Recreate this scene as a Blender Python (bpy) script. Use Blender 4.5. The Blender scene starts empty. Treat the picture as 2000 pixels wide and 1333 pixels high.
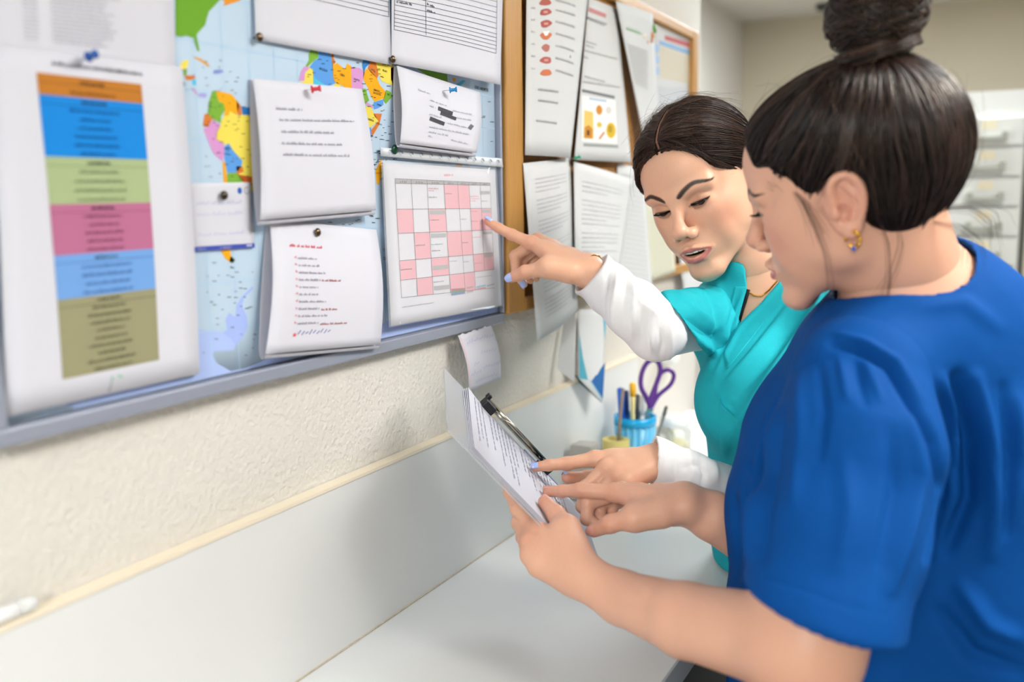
import bpy, bmesh, math, random
import numpy as np
from mathutils import Vector, Matrix
SC = bpy.context.scene
COL = SC.collection

# ------------------------------------------------------------------ camera
CF, CYAW, CPITCH, CROLL, CD, CH = 1843.64, .4835087, .1465608, -.0134832, .7036, 1.45
vF = np.array([-math.sin(CYAW)*math.cos(CPITCH), math.cos(CYAW)*math.cos(CPITCH), -math.sin(CPITCH)])
_r0 = np.array([math.cos(CYAW), math.sin(CYAW), 0.]); _u0 = np.cross(_r0, vF)
vR = math.cos(CROLL)*_r0 + math.sin(CROLL)*_u0
vU = -math.sin(CROLL)*_r0 + math.cos(CROLL)*_u0
vC = np.array([CD, 0., CH])
cam_d = bpy.data.cameras.new('camera'); cam = bpy.data.objects.new('camera', cam_d); COL.objects.link(cam)
cam_d.sensor_width = 36; cam_d.lens = 36*CF/2000
cam.matrix_world = Matrix(((vR[0], vU[0], -vF[0], vC[0]), (vR[1], vU[1], -vF[1], vC[1]), (vR[2], vU[2], -vF[2], vC[2]), (0, 0, 0, 1)))
cam_d.clip_start = .02
cam_d.dof.use_dof = True; cam_d.dof.focus_distance = 1.23; cam_d.dof.aperture_fstop = 2.5
SC.camera = cam

# ------------------------------------------------------------------ light
W = bpy.data.worlds.new('world'); SC.world = W; W.use_nodes = True
W.node_tree.nodes['Background'].inputs[0].default_value = (.96, .98, 1, 1)
W.node_tree.nodes['Background'].inputs[1].default_value = .55
def area(name, loc, size, power, col=(1, 1, 1), target=None, sy=None):
    l = bpy.data.lights.new(name, 'AREA'); l.shape = 'RECTANGLE'; l.size = size; l.size_y = sy or size
    l.energy = power; l.color = col
    o = bpy.data.objects.new(name, l); COL.objects.link(o); o.location = loc
    if target is not None:
        o.rotation_euler = (Vector(target)-Vector(loc)).to_track_quat('-Z', 'Y').to_euler()
    return o
LAMPS = [(1.25, 1.35, .6, 1.2), (.95, -2.0, .6, 1.2), (1.5, 1.2, .6, 1.2), (.35, 3.3, .6, .6)]  # main lamp, then added fills for the face, blue shoulder and far wall
for (x, y, w, h), pw in zip(LAMPS, (9.5, 70, 10, 30)):
    area('ceiling_and_fill_light', (x, y, 2.27), w, pw, (.865, .942, 1), None, h)
SC.view_settings.view_transform = 'Standard'; SC.view_settings.look = 'None'
SC.view_settings.gamma = 1; SC.view_settings.exposure = 0.42; SC.view_settings.use_curve_mapping = False

# ------------------------------------------------------------------ helpers
def P(px, py, z):
    """pixel of the 2000x1333 frame + depth along the view axis -> world point"""
    return vC + z*(vF + (px-1000)/CF*vR - (py-666.5)/CF*vU)
def proj(X):
    d = np.asarray(X, float).reshape(-1, 3)-vC; z = d@vF
    return 1000+CF*(d@vR)/z, 666.5-CF*(d@vU)/z, z
def onx(px, py, x=0.):
    """pixel -> point on the plane at distance x in front of the left wall"""
    d = vF + (px-1000)/CF*vR - (py-666.5)/CF*vU
    return vC + d*((x-vC[0])/d[0])
def lin(c):
    if isinstance(c, str):
        c = [int(c[i:i+2], 16)/255 for i in (0, 2, 4)]
    return tuple((x/12.92 if x <= .04045 else ((x+.055)/1.055)**2.4) for x in c[:3]) + (1,)
MATS = {}
def mat(name, col='ffffff', rough=.5, metal=0, noise=0, nscale=20, bump=0, bscale=200, spec=.5, alpha=1, trans=0, ior=1.45, sheen=0, sss=0, coat=0, attr=False, emit=0, stretch=None):
    if name in MATS: return MATS[name]
    m = bpy.data.materials.new(name); m.use_nodes = True; MATS[name] = m
    nt = m.node_tree; b = nt.nodes['Principled BSDF']; L = nt.links.new
    c = lin(col); b.inputs['Base Color'].default_value = c
    b.inputs['Roughness'].default_value = rough; b.inputs['Metallic'].default_value = metal
    b.inputs['Specular IOR Level'].default_value = spec; b.inputs['IOR'].default_value = ior
    b.inputs['Alpha'].default_value = alpha; b.inputs['Transmission Weight'].default_value = trans
    if sheen: b.inputs['Sheen Weight'].default_value = sheen
    if coat: b.inputs['Coat Weight'].default_value = coat; b.inputs['Coat Roughness'].default_value = .1
    if sss:
        b.inputs['Subsurface Weight'].default_value = sss; b.inputs['Subsurface Scale'].default_value = .01
        b.inputs['Subsurface Radius'].default_value = (1, .35, .2)
    if emit: b.inputs['Emission Color'].default_value = c; b.inputs['Emission Strength'].default_value = emit
    src = None
    if attr:
        a = nt.nodes.new('ShaderNodeAttribute'); a.attribute_name = 'Col'; src = a.outputs['Color']
    if noise or bump:
        tc = nt.nodes.new('ShaderNodeTexCoord'); vec = tc.outputs['Object']
        if stretch:
            mp = nt.nodes.new('ShaderNodeMapping'); mp.inputs['Scale'].default_value = stretch; L(vec, mp.inputs[0]); vec = mp.outputs[0]
    if noise:
        n = nt.nodes.new('ShaderNodeTexNoise'); n.inputs['Scale'].default_value = nscale; n.inputs['Detail'].default_value = 5; L(vec, n.inputs['Vector'])
        r = nt.nodes.new('ShaderNodeMapRange'); r.inputs['To Min'].default_value = 1-noise; r.inputs['To Max'].default_value = 1+noise; L(n.outputs['Fac'], r.inputs[0])
        mx = nt.nodes.new('ShaderNodeMix'); mx.data_type = 'RGBA'; mx.blend_type = 'MULTIPLY'; mx.inputs['Factor'].default_value = 1
        if src: L(src, mx.inputs['A'])
        else: mx.inputs['A'].default_value = c
        L(r.outputs[0], mx.inputs['B']); src = mx.outputs['Result']
    if src: L(src, b.inputs['Base Color'])
    if bump:
        n2 = nt.nodes.new('ShaderNodeTexNoise'); n2.inputs['Scale'].default_value = bscale; n2.inputs['Detail'].default_value = 3; L(vec, n2.inputs['Vector'])
        bp = nt.nodes.new('ShaderNodeBump'); bp.inputs['Strength'].default_value = bump; bp.inputs['Distance'].default_value = .002
        L(n2.outputs['Fac'], bp.inputs['Height']); L(bp.outputs[0], b.inputs['Normal'])
    return m
def tag(o, label=None, cat=None, group=None, kind=None):
    if label: o['label'] = label
    if cat: o['category'] = cat
    if group: o['group'] = group
    if kind: o['kind'] = kind
    return o
def empty(name, loc=(0, 0, 0)):
    o = bpy.data.objects.new(name, None); o.empty_display_size = .02; COL.objects.link(o); o.location = Vector(loc); return o
def link(name, me, m=None, parent=None, smooth=False):
    """one mesh object; world-space vertices are kept when it gets a parent"""
    if m is not None:
        for x in (m if isinstance(m, (list, tuple)) else [m]): me.materials.append(x)
    o = bpy.data.objects.new(name, me); COL.objects.link(o)
    if smooth: me.polygons.foreach_set('use_smooth', [True]*len(me.polygons))
    if parent is not None:
        o.parent = parent; base = Vector((0, 0, 0)); q = parent
        while q is not None: base += q.location; q = q.parent
        me.transform(Matrix.Translation(-base))
    else:
        co = np.zeros(len(me.vertices)*3); me.vertices.foreach_get('co', co); co = co.reshape(-1, 3)
        c = (co.min(0)+co.max(0))/2 if len(co) else np.zeros(3)
        if len(co): c[2] = co[:, 2].min()
        me.transform(Matrix.Translation(-Vector(c))); o.location = Vector(c)
    return o
class MB:
    """collects simple shapes into one mesh"""
    def __init__(s): s.v = []; s.f = []; s.mi = []; s.cur = 0
    def add(s, vs, fs):
        n = len(s.v); s.v += [tuple(map(float, v)) for v in vs]
        for f in fs: s.f.append(tuple(n+i for i in f)); s.mi.append(s.cur)
    def box(s, lo, hi, M=None):
        vs = [((hi if i & 1 else lo)[0], (hi if i & 2 else lo)[1], (hi if i & 4 else lo)[2]) for i in range(8)]
        if M is not None: vs = [M@Vector(v) for v in vs]
        s.add(vs, [(0, 2, 3, 1), (4, 5, 7, 6), (0, 1, 5, 4), (2, 6, 7, 3), (0, 4, 6, 2), (1, 3, 7, 5)])
    def obox(s, c, ax, h):
        """box from centre, three axes, three half sizes"""
        c = np.asarray(c, float); a = [np.asarray(x, float) for x in ax]
        vs = [c+(1 if i & 1 else -1)*h[0]*a[0]+(1 if i & 2 else -1)*h[1]*a[1]+(1 if i & 4 else -1)*h[2]*a[2] for i in range(8)]
        s.add(vs, [(0, 2, 3, 1), (4, 5, 7, 6), (0, 1, 5, 4), (2, 6, 7, 3), (0, 4, 6, 2), (1, 3, 7, 5)])
    def tube(s, pts, r, n=8, cap=True, flat=None):
        pts = [np.asarray(p, float) for p in pts]; m = len(pts)
        rs = r if isinstance(r, (list, tuple, np.ndarray)) else [r]*m
        t0 = pts[1]-pts[0]; a = np.array([0, 0, 1.]) if abs(t0[2]) < .9*np.linalg.norm(t0) else np.array([1., 0, 0])
        vs = []; u = None
        for i in range(m):
            t = pts[min(i+1, m-1)]-pts[max(i-1, 0)]; t = t/(np.linalg.norm(t)+1e-12)
            u = np.cross(t, a) if u is None else u-t*(u@t)
            u = u/(np.linalg.norm(u)+1e-12); w = np.cross(t, u)
            for k in range(n):
                an = 2*math.pi*k/n; vs.append(pts[i]+rs[i]*(math.cos(an)*u+math.sin(an)*w))
        fs = [(i*n+k, i*n+(k+1) % n, (i+1)*n+(k+1) % n, (i+1)*n+k) for i in range(m-1) for k in range(n)]
        if cap: fs += [tuple(range(n))[::-1], tuple((m-1)*n+k for k in range(n))]
        s.add(vs, fs)
    def lathe(s, c, prof, n=24, axis=(0, 0, 1)):
        z = np.asarray(axis, float); z = z/np.linalg.norm(z); a = np.array([1., 0, 0]) if abs(z[0]) < .8 else np.array([0, 1., 0])
        u = np.cross(z, a); u /= np.linalg.norm(u); w = np.cross(z, u); c = np.asarray(c, float); m = len(prof)
        vs = [c+h*z+r*(math.cos(2*math.pi*k/n)*u+math.sin(2*math.pi*k/n)*w) for r, h in prof for k in range(n)]
        fs = [(i*n+k, i*n+(k+1) % n, (i+1)*n+(k+1) % n, (i+1)*n+k) for i in range(m-1) for k in range(n)]
        fs += [tuple(range(n))[::-1], tuple((m-1)*n+k for k in range(n))]
        s.add(vs, fs)
    def poly(s, pts): s.add(pts, [tuple(range(len(pts)))])
    def build(s, name, m=None, parent=None, smooth=False, bevel=0):
        me = bpy.data.meshes.new(name); me.from_pydata(s.v, [], s.f)
        if any(s.mi): me.polygons.foreach_set('material_index', s.mi)
        me.update()
        o = link(name, me, m, parent, smooth)
        if bevel:
            b = o.modifiers.new('bevel', 'BEVEL'); b.width = bevel; b.segments = 2; b.limit_method = 'ANGLE'
        return o
# ------------------------------------------------------------------ implicit surfaces (distance fields -> one continuous mesh)
def smin(a, b, k):
    if k <= 0: return np.minimum(a, b)
    h = np.maximum(k-np.abs(a-b), 0)/k
    return np.minimum(a, b)-h*h*k*.25
def smax(a, b, k): return -smin(-a, -b, k)
class Field:
    def __init__(s): s.ops = []
    def _add(s, fn, c, r, k, op): s.ops.append((fn, np.asarray(c, float), float(r), k, op)); return s
    def ell(s, c, r, k=.01, op='u', M=None):
        c = np.asarray(c, float); r = np.asarray(r if hasattr(r, '__len__') else (r, r, r), float)
        Mi = None if M is None else np.asarray(M, float)
        def fn(p):
            q = p-c
            if Mi is not None: q = q@Mi
            k0 = np.sqrt(((q/r)**2).sum(1)); k1 = np.sqrt(((q/(r*r))**2).sum(1))
            return np.where(k0 < 1e-4, -r.min(), k0*(k0-1)/np.maximum(k1, 1e-9))
        return s._add(fn, c, r.max(), k, op)
    def cap(s, a, b, r1, r2=None, k=.01, op='u', flat=None, fl=1.):
        a = np.asarray(a, float); b = np.asarray(b, float); r2 = r1 if r2 is None else r2
        ba = b-a; l2 = ba@ba+1e-12; n = None if flat is None else np.asarray(flat, float)/np.linalg.norm(flat)
        def fn(p):
            pa = p-a; t = np.clip((pa@ba)/l2, 0, 1); q = pa-t[:, None]*ba
            if n is not None: q = q+((q@n)*(fl-1))[:, None]*n
            return np.sqrt((q*q).sum(1))-(r1+(r2-r1)*t)
        return s._add(fn, (a+b)/2, math.sqrt(l2)/2+max(r1, r2), k, op)
    def chain(s, pts, rs, k=.01, op='u', flat=None, fl=1.):
        """polyline with varying radius as one primitive"""
        pts = np.asarray(pts, float); rs = list(rs); n = None if flat is None else np.asarray(flat, float)/np.linalg.norm(flat)
        def fn(p):
            d = None
            for i in range(len(pts)-1):
                a = pts[i]; ba = pts[i+1]-a; l2 = ba@ba+1e-12; pa = p-a; t = np.clip((pa@ba)/l2, 0, 1); q = pa-t[:, None]*ba
                if n is not None: q = q+((q@n)*(fl-1))[:, None]*n
                e = np.sqrt((q*q).sum(1))-(rs[i]+(rs[i+1]-rs[i])*t)
                d = e if d is None else smin(d, e, min(rs)*.35)
            return d
        c = (pts.min(0)+pts.max(0))/2
        return s._add(fn, c, np.linalg.norm(pts-c, axis=1).max()+max(rs), k, op)
    def plane(s, o, n, k=.004, op='i'):
        """keep the side the normal points away from (op i)"""
        o = np.asarray(o, float); n = np.asarray(n, float); n = n/np.linalg.norm(n)
        return s._add(lambda p: (p-o)@n, o, 1e9, k, op)
    def fun(s, fn, c=(0, 0, 0), r=1e9, k=.004, op='u'): return s._add(fn, c, r, k, op)
    def ev(s, p, ops=None):
        d = np.full(len(p), 9., np.float64)
        for fn, c, r, k, op in (s.ops if ops is None else ops):
            e = fn(p)
            if op == 'u': d = smin(d, e, k)
            elif op == 's': d = smax(d, -e, k)
            elif op == 'i': d = smax(d, e, k)
            elif op == 'd': d = d+e
        return d
    def grad(s, p, h=4e-4):
        g = np.stack([s.ev(p+np.eye(3)[i]*h)-s.ev(p-np.eye(3)[i]*h) for i in range(3)], 1)
        return g/(np.linalg.norm(g, axis=1)[:, None]+1e-12)
    def mesh(s, vox, lo=None, hi=None):
        B = 8
        U = [o for o in s.ops if o[4] == 'u' and o[2] < 1e8]
        if lo is None: lo = np.min([o[1]-o[2] for o in U], 0)-4*vox
        if hi is None: hi = np.max([o[1]+o[2] for o in U], 0)+4*vox
        lo = np.asarray(lo, float); hi = np.asarray(hi, float)
        S = B*6; nS = np.ceil((hi-lo)/(vox*S)).astype(int)
        g9 = np.stack(np.meshgrid(*[np.arange(B+1)]*3, indexing='ij'), -1).reshape(-1, 3)
        gb = np.stack(np.meshgrid(*[np.arange(6)]*3, indexing='ij'), -1).reshape(-1, 3)*B
        VK, VP, QE = [], [], []
        corner = np.array([(i, j, k) for i in (0, 1) for j in (0, 1) for k in (0, 1)])
        edges = [(a, b) for a in range(8) for b in range(8) if a < b and abs(corner[a]-corner[b]).sum() == 1]
        key = lambda c: (c[..., 0].astype(np.int64)*4096+c[..., 1])*4096+c[..., 2]
        half = vox*S*.5; rad = half*1.7321
        for sx in range(nS[0]):
            for sy in range(nS[1]):
                for sz in range(nS[2]):
                    so = np.array([sx, sy, sz])*S; cc = lo+so*vox+half
                    ops = [o for o in s.ops if o[2] > 1e8 or np.linalg.norm(o[1]-cc)-o[2] < rad+o[3]+.012]
                    if not any(o[4] == 'u' for o in ops): continue
                    bo = so+gb
                    d = s.ev(lo+(bo+B/2)*vox, ops)
                    bo = bo[np.abs(d) < vox*B*.87*1.45]
                    if not len(bo): continue
                    idx = bo[:, None, :]+g9[None]
                    V = s.ev((lo+idx.reshape(-1, 3)*vox), ops).reshape(-1, B+1, B+1, B+1)
                    m = V < 0
                    cs = sum(m[:, i:i+B, j:j+B, k:k+B].astype(np.int8) for i, j, k in corner)
                    ac = np.argwhere((cs > 0) & (cs < 8))
                    if not len(ac): continue
                    cv = np.stack([V[ac[:, 0], ac[:, 1]+i, ac[:, 2]+j, ac[:, 3]+k] for i, j, k in corner], 1)
                    acc = np.zeros((len(ac), 3)); cnt = np.zeros(len(ac))
                    for a, b in edges:
                        x = (cv[:, a] < 0) != (cv[:, b] < 0)
                        t = cv[:, a]/np.where(x, cv[:, a]-cv[:, b], 1)
                        acc += np.where(x[:, None], corner[a]+t[:, None]*(corner[b]-corner[a]), 0); cnt += x
                    gc = bo[ac[:, 0]]+ac[:, 1:]
                    VK.append(key(gc)); VP.append(lo+(gc+acc/cnt[:, None])*vox)
                    for ax in range(3):
                        e = np.eye(3, dtype=int)[ax]
                        a = m[:, :B, :B, :B]; b = m[:, e[0]:B+e[0], e[1]:B+e[1], e[2]:B+e[2]]
                        q = np.argwhere(a != b)
                        if not len(q): continue
                        g = bo[q[:, 0]]+q[:, 1:]; fl = a[q[:, 0], q[:, 1], q[:, 2], q[:, 3]]
                        o1 = np.eye(3, dtype=int)[(ax+1) % 3]; o2 = np.eye(3, dtype=int)[(ax+2) % 3]
                        Q = np.stack([key(g), key(g-o1), key(g-o1-o2), key(g-o2)], 1)
                        Q[~fl] = Q[~fl][:, ::-1]
                        QE.append(Q)
        VK = np.concatenate(VK); VP = np.concatenate(VP); QE = np.concatenate(QE)
        od = np.argsort(VK); VK = VK[od]; VP = VP[od]
        ix = np.clip(np.searchsorted(VK, QE), 0, len(VK)-1); ok = (VK[ix] == QE).all(1)
        return VP, ix[ok]
def arr_mesh(name, V, Q):
    me = bpy.data.meshes.new(name); n = len(Q); w = Q.shape[1]
    me.vertices.add(len(V)); me.vertices.foreach_set('co', np.ascontiguousarray(V, np.float32).ravel())
    me.loops.add(n*w); me.loops.foreach_set('vertex_index', np.ascontiguousarray(Q, np.int32).ravel())
    me.polygons.add(n); me.polygons.foreach_set('loop_start', np.arange(n, dtype=np.int32)*w)
    me.polygons.foreach_set('use_smooth', np.ones(n, bool))
    me.update(calc_edges=True); me.validate(); return me
def smooth_mesh(V, Q, it=1, lam=.5):
    E = np.concatenate([Q[:, [0, 1]], Q[:, [1, 2]], Q[:, [2, 3]], Q[:, [3, 0]]])
    for _ in range(it):
        a = np.zeros_like(V); c = np.zeros(len(V))
        np.add.at(a, E[:, 0], V[E[:, 1]]); np.add.at(c, E[:, 0], 1)
        V = V+lam*(a/np.maximum(c, 1)[:, None]-V)
    return V
def vnormals(V, Q):
    n = np.cross(V[Q[:, 2]]-V[Q[:, 0]], V[Q[:, 3]]-V[Q[:, 1]]); N = np.zeros_like(V)
    for i in range(4): np.add.at(N, Q[:, i], n)
    return N/(np.linalg.norm(N, axis=1)[:, None]+1e-12)
def paint(me, C):
    a = me.color_attributes.new('Col', 'FLOAT_COLOR', 'POINT')
    a.data.foreach_set('color', np.concatenate([C, np.ones((len(C), 1))], 1).astype(np.float32).ravel())
def sm(x, a, b):
    t = np.clip((x-a)/(b-a), 0, 1); return t*t*(3-2*t)
def seg_dist2(x, y, pts):
    """distance of 2-d points to a polyline, and the parameter 0..1 along it"""
    pts = np.asarray(pts, float); D = np.full(len(x), 1e9); T = np.zeros(len(x))
    for i in range(len(pts)-1):
        a = pts[i]; b = pts[i+1]-a; l2 = b@b+1e-12
        t = np.clip(((x-a[0])*b[0]+(y-a[1])*b[1])/l2, 0, 1)
        d = np.hypot(x-a[0]-t*b[0], y-a[1]-t*b[1]); m = d < D
        D = np.where(m, d, D); T = np.where(m, (i+t)/(len(pts)-1), T)
    return D, T
# ------------------------------------------------------------------ the room
ZC, ZT = CH-.536, CH-.331              # worktop, top of the upstand
M_PLASTER = None
def plaster():
    m = mat('rough_plaster', 'dfdad2', .9, noise=.03, nscale=6)
    nt = m.node_tree; L = nt.links.new; b = nt.nodes['Principled BSDF']
    tc = nt.nodes.new('ShaderNodeTexCoord'); n = nt.nodes.new('ShaderNodeTexNoise'); n.inputs['Scale'].default_value = 240; n.inputs['Detail'].default_value = 4; n.inputs['Roughness'].default_value = .55
    v = nt.nodes.new('ShaderNodeTexVoronoi'); v.inputs['Scale'].default_value = 165; v.feature = 'SMOOTH_F1'
    ad = nt.nodes.new('ShaderNodeMath'); ad.operation = 'ADD'; L(tc.outputs['Object'], n.inputs['Vector']); L(tc.outputs['Object'], v.inputs['Vector'])
    L(n.outputs['Fac'], ad.inputs[0]); L(v.outputs['Distance'], ad.inputs[1])
    bp = nt.nodes.new('ShaderNodeBump'); bp.inputs['Strength'].default_value = .55; bp.inputs['Distance'].default_value = .003; L(ad.outputs[0], bp.inputs['Height']); L(bp.outputs[0], b.inputs['Normal'])
    return m
M_PLASTER = plaster()
M_FARW = mat('beige_paint', 'c2b7a2', .85, noise=.02, nscale=4)
M_CEIL = mat('ceiling_paint', 'dedad2', .9)
M_LAM = mat('white_laminate', 'e3e3e2', .32, noise=.012, nscale=9, spec=.4)
M_CREAM = mat('cream_edge', 'f0e2cb', .45)
XR, YB, YF, HT, YE, XS = 3.0, 4.75, -2.6, 2.3, float(onx(1364, 300)[1]), -.5
def struct(mb, name, m, label=None):
    o = mb.build(name, m); tag(o, kind='structure', label=label); return o
b = MB(); b.box((-.62, YF, 0), (0, YE, HT)); b.box((-.62, YE, 0), (XS, YB, HT)); struct(b, 'wall_left', M_PLASTER)
b = MB(); b.box((XS-.1, YB, 0), (XR, YB+.1, HT)); struct(b, 'wall_back', M_FARW)
b = MB(); b.box((XR, YF, 0), (XR+.1, YB+.1, HT)); struct(b, 'wall_right', M_FARW)
b = MB(); b.box((-.62, YF-.1, 0), (XR+.1, YF, HT)); struct(b, 'wall_front', M_FARW)
b = MB(); b.box((-.62, YF-.1, -.05), (XR+.1, YB+.1, 0)); struct(b, 'floor', mat('grey_vinyl', '8d8f90', .5, noise=.08, nscale=30))
b = MB(); b.box((-.62, YF-.1, HT), (XR+.1, YB+.1, HT+.06)); struct(b, 'ceiling', M_CEIL)
# panels of the main ceiling lamp and of the added fill lamps
def lamp(x, y, w, h, lab):
    o = empty('ceiling_and_fill_lamp', (x, y, HT)); tag(o, lab, 'lamp', 'ceiling lamp panels')
    b = MB()
    for lo, hi in (((x-w/2-.02, y-h/2-.02), (x+w/2+.02, y-h/2)), ((x-w/2-.02, y+h/2), (x+w/2+.02, y+h/2+.02)), ((x-w/2-.02, y-h/2), (x-w/2, y+h/2)), ((x+w/2, y-h/2), (x+w/2+.02, y+h/2))):
        b.box((lo[0], lo[1], HT-.025), (hi[0], hi[1], HT-.0005))
    b.build('frame', mat('lamp_frame', 'eeeeee', .4), o)
    b = MB(); b.box((x-w/2, y-h/2, HT-.012), (x+w/2, y+h/2, HT-.001)); b.build('diffuser', mat('lamp_diffuser', 'fffaf2', .6, emit=2.5), o)
for a, t_ in zip(LAMPS, ('long ceiling lamp panel above the two women', 'added fill lamp panel behind the camera', 'added fill lamp panel over the middle of the room', 'small square added fill lamp panel near the far wall')): lamp(*a, t_)
# counter
XF = float((lambda d: (vC+d*((ZC-CH)/d[2])))(vF+(1330-1000)/CF*vR-(1285-666.5)/CF*vU)[0])
YU = float(onx(1232, 691)[1]); YCE = YE-.05
c = empty('counter', (XF/2, .5, ZC)); tag(c, 'long white laminate counter under the notice boards', 'counter')
b = MB(); b.box((.001, YF+.01, ZC-.032), (XF-.002, YCE, ZC)); b.build('worktop', M_LAM, c)
b = MB(); b.box((XF-.002, YF+.01, ZC-.033), (XF+.001, YCE, ZC+.0005)); b.build('edge_strip', mat('grey_edge', 'a9adb0', .35), c)
b = MB(); b.box((XF-.075, YF+.01, .08), (XF-.055, YCE, ZC-.033)); b.build('dark_filler_panel', mat('dark_filler', '14151b', .6), c)  # added dark sheet that makes the space under the worktop black
for y in (-1.2, .35, 2.2):
    b = MB(); b.box((.001, y, .0), (XF-.0755, y+.028, ZC-.032)); b.build('side_panel', M_LAM, c)
b = MB(); b.box((.001, YF+.01, ZC+.0006), (.016, YU, ZT-.0005)); u = b.build('upstand', M_LAM, c)
b = MB(); b.box((.001, YF+.01, ZT-.0005), (.0175, YU, ZT+.0035)); b.build('cream_edge_strip', M_CREAM, c)
b = MB(); b.box((.0155, YF+.01, ZC+.0005), (.018, YU, ZC+.0016)); b.build('sealant_line', mat('old_sealant', 'cdbfa9', .7, noise=.35, nscale=90), c)
# ceiling sensor far back, drawers
def ray_plane(px, py, ax, val):
    d = vF+(px-1000)/CF*vR-(py-666.5)/CF*vU; return vC+d*((val-vC[ax])/d[ax])
q = ray_plane(1610, 8, 2, HT); b = MB(); b.lathe((q[0], q[1], HT-.03), [(.020, 0), (.035, .008), (.037, .0295)], 20)
o = b.build('ceiling_sensor', mat('dark_plastic', '3a3a38', .5), smooth=False); tag(o, 'small dark round sensor on the ceiling', 'sensor')
def drawers():
    y0 = 3.15; xl = float(ray_plane(1838, 400, 1, y0)[0]); xr = float(ray_plane(1994, 400, 1, y0)[0]); zt = float(ray_plane(1930, 178, 1, y0)[2])
    o = empty('drawer_cabinet', ((xl+xr)/2, y0+.25, 0)); tag(o, 'tall white cabinet of shallow drawers by the far wall', 'cabinet')
    mw = mat('white_cabinet', 'dedfdc', .4); mg = mat('grey_handle', 'a6a89f', .45); mb2 = mat('cabinet_gap', '55564f', .7)
    xL = xl-.14
    b = MB(); b.box((xL, y0+.004, .0), (xr, y0+.5, zt)); b.build('body', mw, o)
    b = MB(); b.box((xr+.0005, y0+.01, .0), (xr+.016, y0+.5, zt)); b.build('dark_gap_strip', mb2, o)  # solid dark strip in place of the gap beside the cabinet
    n = 19; h = (zt-.10)/n
    for i in range(n):
        z = zt-.075-(i+1)*h
        b = MB(); b.box((xL+.005, y0-.014, z+.004), (xr-.004, y0+.0035, z+h-.003)); d = b.build('drawer', mw, o, bevel=.002)
        b = MB(); b.box((xl+.07, y0-.040, z+h*.20), (xr-.045, y0-.0145, z+h*.34)); b.box((xl+.07, y0-.040, z+h*.34), (xl+.085, y0-.0145, z+h*.5)); b.box((xr-.06, y0-.040, z+h*.34), (xr-.045, y0-.0145, z+h*.5)); b.build('handle', mg, d)
        b = MB(); b.box((xr-.115, y0-.0158, z+h*.60), (xr-.075, y0-.0143, z+h*.88)); b.build('tab', mat('cream_tab', 'e9dfc4', .6), d)
drawers()
# ------------------------------------------------------------------ print, paper, pins
INK = {}
def ink(col): return mat('ink_'+col, col, .75, spec=.2)
class Sheet:
    """a sheet of paper hung in front of the left wall; corners are TL, TR, BR, BL with their distance from the wall"""
    def __init__(s, cs, xs, bulge=.0, bow=0.):
        s.c = [onx(px, py, x) for (px, py), x in zip(cs, xs)]; s.px = [np.array(c, float) for c in cs]; s.b = bulge; s.bow = bow
    def S(s, u, v, h=0.):
        a, b, c, d = s.c
        p = a*(1-u)*(1-v)+b*u*(1-v)+c*u*v+d*(1-u)*v
        return p+np.array([s.b*math.sin(math.pi*min(max(v, 0), 1))+s.bow*math.sin(math.pi*min(max(u, 0), 1))+h, 0, 0])
    def uv(s, px, py):
        a, b, c, d = s.px; u = v = .5; q = np.array([px, py], float)
        for _ in range(12):
            f = a*(1-u)*(1-v)+b*u*(1-v)+c*u*v+d*(1-u)*v-q
            J = np.stack([(b-a)*(1-v)+(c-d)*v, (d-a)*(1-u)+(c-b)*u], 1)
            u, v = np.array([u, v])-np.linalg.solve(J, f)
        return u, v
    def build(s, name, m, label, cat, group=None, nu=10, nv=14, parent=None, th=.0006, edge=None):
        V = []; Q = []
        for h in (0, -th):
            for j in range(nv+1):
                for i in range(nu+1):
                    u, v = i/nu, j/nv
                    if edge: u, v = edge(u, v)
                    V.append(s.S(u, v, h))
        w = nu+1; n = w*(nv+1)
        for j in range(nv):
            for i in range(nu):
                k = j*w+i; Q.append((k, k+w, k+w+1, k+1)); Q.append((n+k, n+k+1, n+k+w+1, n+k+w))
        rim = list(range(w))+[j*w+nu for j in range(1, nv+1)]+[nv*w+i for i in range(nu-1, -1, -1)]+[j*w for j in range(nv-1, 0, -1)]
        for i in range(len(rim)): x, y = rim[i], rim[(i+1) % len(rim)]; Q.append((x, y, n+y, n+x))
        o = link(name, arr_mesh(name, np.array(V), np.array(Q)), m, parent)
        if parent is None: tag(o, label, cat, group)
        s.o = o; return o
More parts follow.
